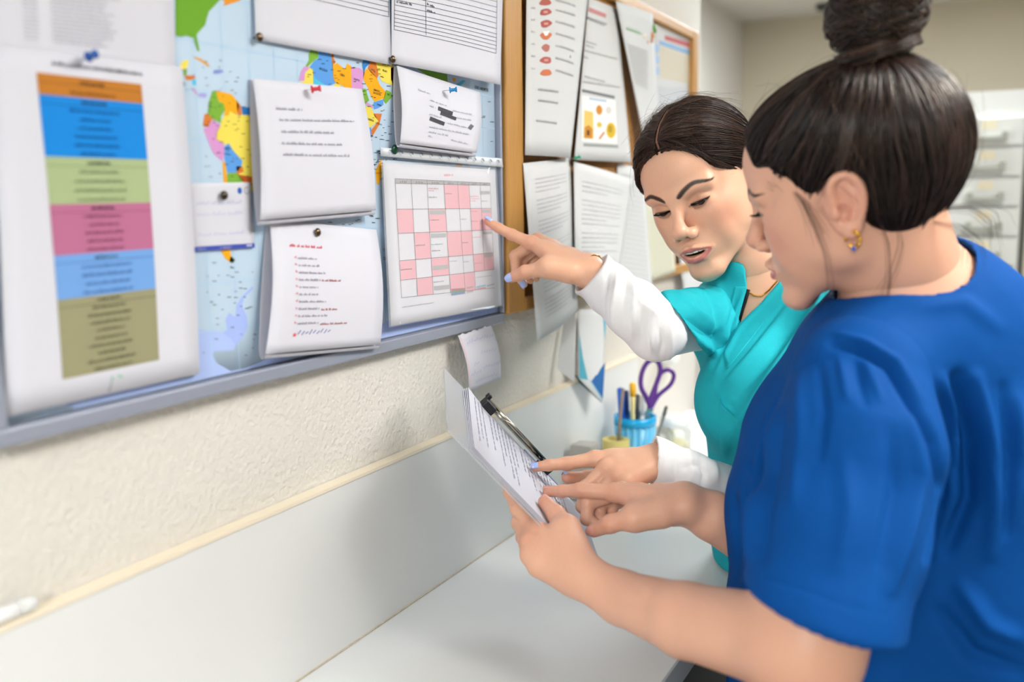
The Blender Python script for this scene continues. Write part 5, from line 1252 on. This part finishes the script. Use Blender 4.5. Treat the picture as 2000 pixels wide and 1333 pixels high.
def hair_blue(parent, H, R, t, f):
    F = Field()
    F.ell((0, -.020, .032), (.080, .103, .082)); F.ell((0, .022, .043), (.0660, .0655, .0560), k=.02); F.ell((0, -.044, -.024), (.072, .046, .050), k=.02)
    F.ell((0, -.080, .008), (.058, .037, .048), k=.03)
    F.ell((0, .124, .002), (.098, .088, .094), k=.006, op='s')
    F.plane((0, .045, -.012), (0, .62, -1.), k=.02)
    def thin(p):                                                                 # the hair lies flat towards its edges
        e = np.sqrt((((p-np.array((0, .124, .002)))/np.array((.098, .088, .094)))**2).sum(1))-1; q = -((p-np.array((0, .045, -.012)))@np.array((0, .527, -.85)))
        return H.ev(p)-(.0016+.030*sm(np.minimum(e/.35, q/.04), 0, 1))
    F.fun(thin, k=.002, op='i')
    for s in (-1, 1): F.ell((s*.072, .066, .000), (.034, .0432, .0506), k=.008, op='s')
    for s in (-1, 1): F.ell((s*.080, -.012, -.018), (.014, .020, .034), k=.008, op='s')
    V, Q = F.mesh(.0024); V = smooth_mesh(V, Q, 1)
    parts = [(to_world(V, R, t), Q, np.array(lin('140c0a')[:3]))]
    rng = np.random.default_rng(5)
    tgt = np.array([0, -.068, .112])
    on = rng.integers(0, len(V), 2300); st = V[on]; st = st[(st[:, 2] < .06)]
    S = flow_strands(F, st, tgt, 15, .013, .0014, .0007, rng, .10)
    v, q = strand_mesh(S, .00095, R, t); parts.append((v, q, shade_var(len(S), S.shape[1], 3, '150d0a', '46302a', rng)))
    hv = V[V[:, 1] > 0]; hv = hv[np.abs(np.sqrt(((hv-np.array((0, .124, .002)))/np.array((.098, .088, .094)))**2@np.ones(3))-1) < .06]; hv = hv[rng.integers(0, len(hv), 900)]
    S = flow_strands(F, hv, tgt, 13, .013, .0012, .0007, rng, .10)
    v, q = strand_mesh(S, .0008, R, t); parts.append((v, q, shade_var(len(S), S.shape[1], 3, '150d0a', '402c24', rng)))
    # bun: a wound coil
    c = np.array([0, -.079, .140]); K = Field()
    K.ell(c, (.044, .044, .038)); K.ell((0, -.070, .106), (.036, .036, .016), k=.012)
    V2, Q2 = K.mesh(.003); parts.append((to_world(V2, R, t), Q2, np.array(lin('140c0a')[:3])))
    S = []
    for i in range(520):
        tilt = rng.normal(0, .55); z0 = rng.uniform(-.9, .9); ph0 = rng.uniform(0, 6.28); ln = rng.uniform(1.2, 3.2); n = 14
        a = np.linspace(ph0, ph0+ln, n); rr = math.sqrt(max(.05, 1-z0*z0))
        q = np.stack([rr*np.cos(a), rr*np.sin(a), np.full(n, z0)+.15*np.sin(a*1.5+ph0)], 1)
        M = np.array(Matrix.Rotation(tilt, 3, 'Y')@Matrix.Rotation(rng.normal(.2, .35), 3, 'X')); q = q@M.T
        q = q/np.linalg.norm(q, axis=1)[:, None]*(1+abs(rng.normal(0, .035)))
        S.append(c+q*np.array([.045, .045, .039]))
    for i in range(160):
        ph0 = rng.uniform(0, 6.28); a = np.linspace(ph0, ph0+rng.uniform(2, 4), 14); rr = .036+.003*rng.uniform()
        S.append(np.stack([rr*np.cos(a), -.070+rr*np.sin(a), .101+.014*rng.uniform()+.003*np.sin(a)], 1))
    S = np.array(S); v, q = strand_mesh(S, .0012, R, t); parts.append((v, q, shade_var(len(S), S.shape[1], 3, '170e0b', '4c352a', rng)))
    # loose locks and fly-aways
    L = []
    def lock(pts, k, sp):
        pts = np.array(pts, float)
        for i in range(k):
            o = rng.normal(0, sp, 3); x = np.linspace(0, len(pts)-1, 14); j = np.minimum(x.astype(int), len(pts)-2); fr = (x-j)[:, None]
            s_ = pts[j]*(1-fr)+pts[j+1]*fr; s_ = s_+o*np.linspace(.3, 1.6, 14)[:, None]; L.append(s_)
    lock([(-.072, .022, .002), (-.0755, .017, -.025), (-.073, .016, -.055), (-.069, .022, -.085), (-.066, .036, -.112)], 5, .0022)
    lock([(-.0745, .026, .012), (-.0752, .020, -.004), (-.0745, .018, -.022), (-.073, .018, -.036)], 16, .0045)
    lock([(-.068, -.038, -.040), (-.064, -.036, -.065), (-.059, -.026, -.095), (-.060, -.012, -.122), (-.064, -.004, -.140)], 6, .0026)
    lock([(-.060, -.050, -.045), (-.056, -.046, -.070), (-.052, -.030, -.095), (-.056, -.006, -.118)], 5, .003)
    lock([(-.030, -.072, -.060), (-.026, -.092, -.074), (-.022, -.100, -.092), (-.024, -.096, -.110)], 14, .004)
    lock([(.010, -.078, -.058), (.012, -.104, -.066), (.012, -.116, -.084), (.014, -.112, -.104)], 14, .005)
    S = np.array(L); v, q = strand_mesh(S, .00018, R, t); parts.append((v, q, shade_var(len(S), 14, 3, '22150f', '5a4032', rng)))
    st2 = V[rng.integers(0, len(V), 200)]
    S = flow_strands(F, st2, tgt, 8, .010, .004, .0002, rng, .5, fly=.6)
    v, q = strand_mesh(S, .00016, R, t); parts.append((v, q, shade_var(len(S), S.shape[1], 3, '3a251c', '8a6a55', rng)))
    hair_obj(parts, parent)
def neck_blue(F, loc):
    F.chain([(0, -.03, -.05), loc(P(1745, 500, .955)), loc(P(1785, 580, .980))], [.054, .054, .060], k=.025)
def chest_blue():
    F = Field()
    F.cap(P(1740, 490, .955), P(1790, 600, .985), .0525, .066, k=.02)
    F.chain([P(1680, 740, .88), P(1790, 630, .985), P(1870, 650, 1.10)], [.034, .052, .036], k=.05)
    F.cap(P(1800, 660, 1.0), P(1780, 860, 1.02), .075, .09, k=.05)
    V, Q = F.mesh(.005); return V, Q, np.tile(np.array(lin(BLUE['skin'])[:3]), (len(V), 1))
blue = empty('person', (T_B[0], T_B[1], 0))
tag(blue, 'woman in royal blue scrubs with a high bun, holding the clipboard', 'person', 'women at the counter')
V, Q, C = build_head(blue, BLUE, R_B, T_B, neck_blue, hair_blue)
V, Q, C = join_arr([(V, Q, C), chest_blue(), arm('BR', BLUE), arm('BL', BLUE)])
me = arr_mesh('body', V, Q); paint(me, C); link('body', me, M_SKIN, blue)
# ------------------------------------------------------------------ clothing
def ridge(V, N, strokes, zmin=0, zmax=9):
    """sculpted folds: strokes are seam and fold lines (pixel path, width in px, height in m)"""
    px, py, z = proj(V); fac = sm(((vC-V)*N).sum(1)/np.linalg.norm(vC-V, axis=1), -.05, .25)*(z > zmin)*(z < zmax)
    D = np.zeros(len(V))
    for pts, w, a in strokes:
        d, t = seg_dist2(px, py, pts)
        D += a*np.exp(-(d/w)**2)*np.sin(np.pi*np.clip(t*.86+.07, 0, 1))**.6*fac
    return V+N*D[:, None]
def wrinkle(V, N, a, s, seed=0):
    r = np.random.default_rng(seed); D = np.zeros(len(V))
    for i in range(7):
        k = r.normal(0, 1, 3); k *= s*(.6+.8*r.uniform())/np.linalg.norm(k)
        D += np.sin(V@k+r.uniform(0, 6)+1.5*np.sin(V@np.roll(k, 1)*.6))
    return V+N*(a*D/3)[:, None]
def cloth(name, F, vox, m, parent, strokes=(), wr=(), zr=(0, 9), it=1, seed=0):
    V, Q = F.mesh(vox)
    for a, s in wr: V = wrinkle(V, vnormals(V, Q), a, s, seed)
    if strokes: V = ridge(V, vnormals(V, Q), strokes, *zr)
    V = smooth_mesh(V, Q, it, .4)
    return link(name, arr_mesh(name, V, Q), m, parent)
def tree_of(o):
    from mathutils.bvhtree import BVHTree
    off = Vector((0, 0, 0)); q = o
    while q is not None: off += q.location; q = q.parent
    return BVHTree.FromPolygons([v.co+off for v in o.data.vertices], [tuple(p.vertices) for p in o.data.polygons])
def hit(T, px, py, off=0.):
    d = vF+(px-1000)/CF*vR-(py-666.5)/CF*vU; d = d/np.linalg.norm(d); r = T.ray_cast(Vector(vC), Vector(d))[0]
    return (np.array(r) if r is not None else P(px, py, 1.3))-d*off
def patch(name, T, e0, e1, o0, o1, m, parent, nu=22, nv=14):
    '''a piece of cloth lying on another: between two edge lines, with its own thickness'''
    e0, e1 = np.array(e0, float), np.array(e1, float); V = []; Q = []
    at = lambda E, t: np.array([np.interp(t*(len(E)-1), range(len(E)), E[:, k]) for k in (0, 1)])
    for lay in (0, 1):
        for i in range(nu+1):
            for j in range(nv+1):
                p = at(e0, i/nu)*(1-j/nv)+at(e1, i/nu)*j/nv; V.append(hit(T, p[0], p[1], (o0+(o1-o0)*j/nv) if lay == 0 else -.002))
    w = nv+1; n = (nu+1)*w
    for i in range(nu):
        for j in range(nv): a = i*w+j; Q.append((a, a+1, a+w+1, a+w)); Q.append((n+a, n+a+w, n+a+w+1, n+a+1))
    rim = [j for j in range(w)]+[i*w+nv for i in range(1, nu+1)]+[nu*w+j for j in range(nv-1, -1, -1)]+[i*w for i in range(nu-1, 0, -1)]
    for i in range(len(rim)): x, y = rim[i], rim[(i+1) % len(rim)]; Q.append((y, x, n+x, n+y))
    return link(name, arr_mesh(name, np.array(V), np.array(Q)), m, parent)
def weave(name, col, rough, bs=900, spec=.10, sheen=.1, noise=.05):
    return mat(name, col, rough, noise=noise, nscale=60, bump=.25, bscale=bs, spec=spec, sheen=0)
M_TEAL = weave('turquoise_cotton', '25adb9', .75)
M_BLUE = weave('royal_blue_cotton', '06478e', .75)
M_WHITE = weave('white_jersey', 'f2f0f0', .85, 1400)
M_NAVY = weave('navy_trousers', '0b0f24', .8)
M_SHOE = mat('white_shoe', 'e6e6e6', .5)
M_NAIL = mat('blue_nail_polish', 'a9bff5', .12, coat=.6)
M_NAILN = mat('natural_nail', 'dd9f90', .25)
def trousers(parent, hips, foot, m, r=.085):
    F = Field()
    for h, k in zip(hips, foot):
        kn = (np.asarray(h)+np.asarray(k))/2+np.array([0, 0, .02])
        F.chain([h, kn, (k[0], k[1], .06)], [r, r*.72, r*.68], k=.05)
        F.fun(lambda p: .045-p[:, 2], (k[0], k[1], 0), .3, .002, 'i')
    V, Q = F.mesh(.011); link('trousers', arr_mesh('trousers', V, Q), m, parent)
    for k in foot:
        G = Field(); d = np.array([-.75, .35, 0]) if k[1] < 1.2 else np.array([-.8, -.5, 0])
        d = d/np.linalg.norm(d); c = np.array([k[0], k[1], .045])
        G.chain([c-d*.05, c+d*.05, c+d*.13-np.array([0, 0, .008])], [.045, .043, .036], k=.02); G.cap(c, c+np.array([0, 0, .05]), .043, k=.03)
        G.fun(lambda p: -p[:, 2], c, .3, .004, 'i')
        V, Q = G.mesh(.007); link('shoe', arr_mesh('shoe', V, Q), M_SHOE, parent)
# ---- teal woman
def dress_teal(par):
    SR, SL, MID = P(1432, 612, 1.45), P(1650, 652, 1.262), P(1520, 585, 1.405)
    ax = TRe-SR; ax /= np.linalg.norm(ax)
    F = Field()
    F.chain([SR, P(1512, 592, 1.41), SL], [.054, .058, .056], k=.03)
    nrm = np.cross(SL-SR, (0, 0, 1.)); nrm /= np.linalg.norm(nrm); nrm = nrm if nrm@(vC-SR) > 0 else -nrm
    F.chain([P(1500, 680, 1.385), P(1535, 800, 1.37), P(1550, 930, 1.375), P(1560, 1060, 1.385), P(1590, 1190, 1.41)], [.108, .118, .118, .125, .115], k=.06, flat=nrm, fl=1.12)
    F.ell(P(1462, 780, 1.30), (.072, .072, .075), k=.06); F.ell(P(1570, 800, 1.235), (.072, .072, .075), k=.06)
    F.chain([SL, P(1600, 850, 1.26)], [.055, .06], k=.03)                                              # left sleeve
    F.chain([SR, P(1405, 622, 1.40)], [.055, .054], k=.03)
    F.chain([P(1415, 605, 1.42), P(1436, 575, 1.368), P(1450, 535, 1.355)], [.030, .034, .034], k=.03)
    def vee(p):                                                                                        # the V of the neckline
        x, y, z = proj(p); poly = np.array([(1456, 500), (1462, 565), (1440, 637), (1484, 596), (1522, 549), (1530, 500)], float)
        d, _ = seg_dist2(x, y, np.vstack([poly, poly[:1]])); ins = np.zeros(len(p), bool)
        for a, b in zip(poly, np.roll(poly, -1, 0)):
            c = (a[1] > y) != (b[1] > y); ins ^= c & (x < (b[0]-a[0])*(y-a[1])/np.where(b[1] == a[1], 1, b[1]-a[1])+a[0])
        return np.maximum(np.where(ins, -d, d)*z/CF, z-1.44)
    F.fun(vee, P(1485, 570, 1.36), .12, .004, 's')
    F.cap(P(1478, 490, 1.37), P(1500, 575, 1.405), .057, .059, k=.004, op='s')
    # lower hem, and the counter's front edge she leans against
    F.fun(lambda p: .80-p[:, 2], (0, 0, 0), 1e9, .004, 'i')
    F.fun(lambda p: np.maximum(p[:, 0]-XF-.006, p[:, 2]-ZC-.005), (0, 0, 0), 1e9, .004, 's')
    strokes = [([(1521, 548), (1492, 590), (1444, 640), (1396, 733)], 5, .0022), ([(1512, 548), (1482, 590), (1436, 640)], 4, -.0012),
               ([(1556, 560), (1520, 610), (1462, 690), (1402, 752)], 4, -.0014),
               ([(1452, 572), (1430, 625), (1402, 690)], 4, .0016), ([(1443, 572), (1420, 625), (1396, 680)], 4, -.0016),
               ([(1600, 600), (1540, 690), (1470, 790), (1420, 850)], 12, .006), ([(1575, 600), (1510, 690), (1440, 770)], 10, -.0045),
               ([(1620, 640), (1570, 760), (1520, 860)], 12, .007), ([(1600, 640), (1545, 760), (1490, 850)], 11, -.006),
               ([(1545, 600), (1480, 680), (1425, 740)], 10, .004),
               ([(1402, 768), (1407, 785), (1430, 808), (1460, 828), (1492, 838)], 3.5, .0030), ([(1404, 779), (1410, 793), (1432, 815), (1460, 835), (1492, 846)], 3, -.0022),
               ([(1412, 800), (1430, 832), (1460, 850), (1490, 856)], 2, -.0008),
               ([(1300, 590), (1320, 625), (1350, 660), (1400, 690)], 9, .006), ([(1312, 582), (1340, 620), (1372, 650), (1405, 668)], 9, -.005),
               ([(1330, 572), (1366, 610), (1402, 640)], 8, .004), ([(1376, 560), (1398, 600), (1404, 650), (1392, 700)], 7, -.005),
               ([(1400, 550), (1418, 600), (1412, 660), (1385, 720)], 8, .004),
               ([(1385, 880), (1420, 940), (1480, 960)], 16, -.005), ([(1372, 900), (1400, 1000), (1420, 1080)], 12, .005), ([(1440, 870), (1400, 930)], 10, -.004)]
    strokes = [(a, w, h*1.5) for a, w, h in strokes]
    top = cloth('scrub_top', F, .0032, M_TEAL, par, strokes, [(.0016, 26), (.0007, 70)], seed=3)
    G = Field(); sp = [TRs+(TRe-TRs)*k for k in (-.05, .3, .55, .8, 1.15)]
    G.chain(sp, [.050, .0510, .0485, .0465, .0460], k=.01)
    hn = -vR*.79-vU*.59+vF*.12; hc = P(1341, 641, 1.28); G.plane(hc, hn, k=.003)
    G.chain(sp[2:], [.0405, .0412, .0415], k=.002, op='s')
    cloth('sleeve', G, .0024, M_TEAL, par, strokes, [(.0014, 26)], seed=3, it=4)
    # white under-sleeves
    F = Field(); q0 = TRp[0]+(TRp[0]-TRp[1])*.35; F.chain([q0]+TRp, [.0335, .0330, .0335, .0370, .0372, .0365], k=.012)
    cn = -vR*.75+vU*.62-vF*.10; F.plane(P(1146, 545, z0-.045), cn, k=.002)
    F.chain([q0, TRp[0], TRp[0]*.5+TRp[1]*.5], [.0300, .0295, .0275], k=.001, op='s')
    st = [([(1190+i*17, 520+i*9), (1178+i*19, 590+i*12), (1180+i*18, 625+i*13)], 5, (.0028 if i % 2 else -.0022)) for i in range(8)]
    st += [([(1270, 600), (1262, 640), (1272, 680)], 7, .004), ([(1285, 640), (1296, 670), (1290, 690)], 5, -.003), ([(1235, 560), (1262, 600), (1290, 620)], 7, .003)]
    cloth('white_sleeve', F, .0024, M_WHITE, par, st, [(.0012, 60)], seed=4)
    F = Field(); c0 = (TLw[0]+TLw[1])/2; c1 = P(1350, 930, z1+.03)
    F.chain([c0+(c0-c1)*.3, c0, TLp[1], TLe, P(1600, 900, 1.27), SL], [.0305, .0300, .033, .041, .045, .046], k=.012)
    a = c0-c1; a = a/np.linalg.norm(a); F.plane(P(1274, 905, z1+.02), -vR*.985+vU*.10-vF*.05, k=.002)
    F.chain([c0+a*.05, c0, c0-a*.015], [.0265, .0262, .022], k=.001, op='s')
    st = [([(1318, 872), (1322, 910), (1316, 945)], 4, -.0025), ([(1345, 880), (1352, 915), (1346, 960)], 7, .0035), ([(1368, 886), (1376, 925), (1368, 960)], 5, -.004), ([(1392, 900), (1400, 940)], 7, .004), ([(1335, 915), (1362, 908), (1385, 925)], 6, -.0035), ([(1296, 866), (1292, 905), (1287, 940)], 2.5, -.0010)]
    cloth('white_sleeve', F, .0024, M_WHITE, par, st, [(.001, 70)], seed=6)
    # pocket and neck bands laid on the cloth
    T = tree_of(top); patch('pocket', T, [(1403, 768), (1409, 790), (1432, 812), (1460, 829), (1500, 845)], [(1405, 905), (1412, 912), (1434, 925), (1462, 936), (1500, 945)], .0055, .0012, M_TEAL, par)
    patch('neck_band', T, [(1524, 550), (1484, 594), (1441, 640), (1412, 690)], [(1548, 560), (1510, 608), (1466, 664), (1420, 722)], .0016, .0022, M_TEAL, par)
    patch('neck_band', T, [(1459, 560), (1451, 600), (1439, 640)], [(1436, 560), (1424, 612), (1408, 668)], .0014, .0020, M_TEAL, par)
    # necklace, bracelet, black neckline edge
    TB = tree_of(par.children[[c.name.split('.')[0] for c in par.children].index('body')])
    b = MB(); b.tube([hit(TB, x, y, .0012) for x, y in [(1452, 556), (1461, 570), (1473, 578), (1487, 579), (1502, 567), (1518, 549), (1530, 530)]], .0012, 8); b.build('necklace', M_GOLD, par, True)
    b = MB(); b.tube([hit(TB, x, y, .002) for x, y in [(1462, 566), (1457, 584), (1450, 606), (1443, 630)]], .0024, 8); b.build('undershirt_edge', mat('black_cloth', '0d0d10', .8), par, True)
    b = MB(); c = P(1152, 531, z0-.040); u = P(1173, 515, z0-.035)-P(1133, 551, z0-.05); u /= np.linalg.norm(u); w = np.cross(u, P(1190, 565, z0-.07)-c); w /= np.linalg.norm(w)
    ring = [c+.0252*(math.cos(t)*u+math.sin(t)*w) for t in np.linspace(0, 2*math.pi, 40)]
    b.tube(ring, .0009, 6, False)
    for q in ring[::3]: b.lathe(q-np.array([0, 0, .0016]), [(.0003, 0), (.0016, .0008), (.0016, .0024), (.0003, .0032)], 8)
    b.build('bracelet', M_GOLD, par, True)
    # painted nails
    up = lambda *v: np.asarray(v, float)
    def nl(tip, prev, n, r, m=M_NAIL, w=.0055, l=.0062):
        d = tip-prev; d /= np.linalg.norm(d); n = np.asarray(n, float); n = n-d*(n@d); n /= np.linalg.norm(n); nail(par, tip+n*r+d*.0005, d, n, w, l, m)
    nl(tp, TRi[2], vU*.9+vR*.25-vF*.25, .0071); nl(TRt[3], TRt[2], -vF*.85+vU*.25+vR*.1, .0080, w=.0064, l=.0072)
    nl(P(1023, 555, z0), P(1008, 535, z0+.008), -vF*.7-vR*.4-vU*.2, .0064)
    nl(tq, TLi[2], vU*.75-vF*.5+vR*.1, .0066); nl(TLt[3], TLt[2], vU*.8+vF*.2, .0078)
    trousers(par, [P(1545, 1180, 1.44)+np.array([.09, 0, 0]), P(1600, 1180, 1.36)+np.array([.07, 0, 0])], [(.60, 1.46, 0), (.62, 1.27, 0)], M_NAVY)
dress_teal(teal)
# ---- blue woman
def dress_blue(par):
    NB = P(1800, 612, .985); SL = P(1668, 752, .895); SRt = P(1890, 665, 1.13)
    F = Field()
    F.chain([SL, P(1760, 668, .955), NB, P(1850, 640, 1.04), SRt], [.060, .068, .075, .066, .060], k=.03)
    F.chain([P(1668, 745, 1.01), P(1628, 880, 1.05), P(1594, 1040, 1.06), P(1600, 1220, 1.08), P(1610, 1400, 1.09)], [.072, .088, .092, .100, .112], k=.06)
    F.chain([P(1840, 720, 1.02), P(1880, 900, 1.03), P(1890, 1120, 1.05), P(1880, 1400, 1.08)], [.105, .128, .142, .155], k=.08)
    F.chain([P(1650, 690, 1.065), P(1575, 820, 1.08), P(1530, 960, 1.075)], [.048, .052, .050], k=.04)                  # far sleeve
    F.cap(P(1738, 495, .952), P(1788, 602, .985), .0640, .0735, k=.009, op='s')
    S = Field(); sp = [P(1680, 745, .900), P(1668, 880, .868), P(1634, 1060, .835), P(1600, 1230, .803), P(1590, 1330, .785)]
    S.chain(sp, [.064, .0735, .071, .0655, .0655], k=.01)
    hn = -vU*.953-vR*.27+vF*.10; S.plane(P(1604, 1191, .805), hn, k=.003)
    S.chain(sp[2:], [.055, .0605, .0605], k=.002, op='s')
    F.fun(lambda p: .82-p[:, 2], (0, 0, 0), 1e9, .004, 'i')
    st = [([(1628, 672), (1668, 678), (1736, 712), (1782, 785), (1826, 865), (1843, 965), (1812, 1090)], 9, -.008), ([(1640, 655), (1690, 668), (1752, 706), (1800, 780)], 7, .003),
          ([(1510, 800), (1492, 880), (1475, 980), (1462, 1090)], 9, .007), ([(1530, 800), (1515, 900), (1498, 1000), (1490, 1090)], 10, -.004),
          ([(1560, 740), (1565, 860), (1548, 980)], 14, .004), ([(1600, 720), (1610, 800), (1600, 900)], 9, -.003), ([(1640, 700), (1655, 780)], 7, .003), ([(1668, 700), (1690, 790)], 7, -.0035), ([(1690, 706), (1720, 780)], 7, .003),
          ([(1780, 820), (1800, 930), (1770, 1060), (1740, 1150)], 14, .005), ([(1740, 840), (1750, 960), (1720, 1100)], 16, -.004), ([(1650, 900), (1660, 1000), (1640, 1100)], 18, .003),
          ([(1872, 740), (1896, 860), (1892, 980), (1850, 1070)], 15, -.013), ([(1905, 740), (1935, 860), (1942, 980), (1935, 1080)], 14, .008), ([(1838, 740), (1858, 800), (1868, 900)], 10, .006),
          ([(1960, 760), (1975, 900), (1965, 1040)], 12, -.006), ([(1990, 780), (1998, 900)], 10, .004),
          ([(1790, 600), (1880, 590), (1950, 640)], 16, .003), ([(1700, 620), (1800, 580), (1900, 570)], 9, -.0015),
          ([(1460, 900), (1475, 925), (1480, 940)], 5, -.003), ([(1430, 960), (1440, 1060), (1436, 1140)], 8, -.005), ([(1452, 960), (1458, 1040)], 6, .004),
          ([(1463, 1122), (1560, 1152), (1650, 1184), (1752, 1208)], 2.5, -.0012), ([(1880, 1150), (1930, 1220), (1990, 1250)], 16, .008), ([(1840, 1200), (1900, 1280), (1990, 1310)], 16, -.007)]
    st = [(a, w, h*(1.6 if w > 5 else 1.3)) for a, w, h in st]
    cloth('scrub_top', F, .0036, M_BLUE, par, st, [(.0018, 24), (.0008, 60)], seed=8)
    cloth('sleeve', S, .0026, M_BLUE, par, st, [(.0018, 24), (.0008, 60)], seed=8, it=3)
    # earring
    e = empty('earring', to_world(np.array([-.0795, -.022, -.048]), R_B, T_B)); e.parent = par; e.location = Vector(to_world(np.array([-.0785, -.020, -.045]), R_B, T_B))-par.location
    ec = np.array([-.0775, -.012, -.0465])
    b = MB(); b.tube([to_world(ec+np.array([0, .0062*math.cos(t), .0075*math.sin(t)]), R_B, T_B) for t in np.linspace(0, 2*math.pi*.92, 30)], .0016, 8); b.build('hoop', M_GOLD, e, True)
    b = MB()
    for k in range(5):
        q = to_world(ec+np.array([-.003, .0068*math.cos(2.2+.6*k), .0080*math.sin(2.2+.6*k)]), R_B, T_B); b.lathe(q, [(.0004, -.002), (.0022, 0), (.0004, .002)], 8)
    b.build('bead', M_GOLD, e, True)
    q = to_world(ec+np.array([-.004, .001, -.0085]), R_B, T_B)
    b = MB(); b.lathe(q, [(.0005, -.0028), (.0026, 0), (.0005, .0028)], 10); b.build('blue_stone', mat('blue_stone', '2f62c8', .1), e, True)
    def nl(tip, prev, n, r, w=.0062, l=.0070):
        d = tip-prev; d /= np.linalg.norm(d); n = np.asarray(n, float); n = n-d*(n@d); n /= np.linalg.norm(n); nail(par, tip+n*r, d, n, w, l, M_NAILN)
    nl(BRt[3], BRt[2], -vF*.72+vU*.30-vR*.25, .0091); nl(tb, BRi[2], vU*.95+vF*.1, .0074, .0052, .006); nl(BLt[3], BLt[2], bn, .0080)
    trousers(par, [P(1640, 1400, 1.07), P(1850, 1400, 1.07)], [(.62, 1.10, 0), (.74, .98, 0)], M_NAVY, .1)
dress_blue(blue)
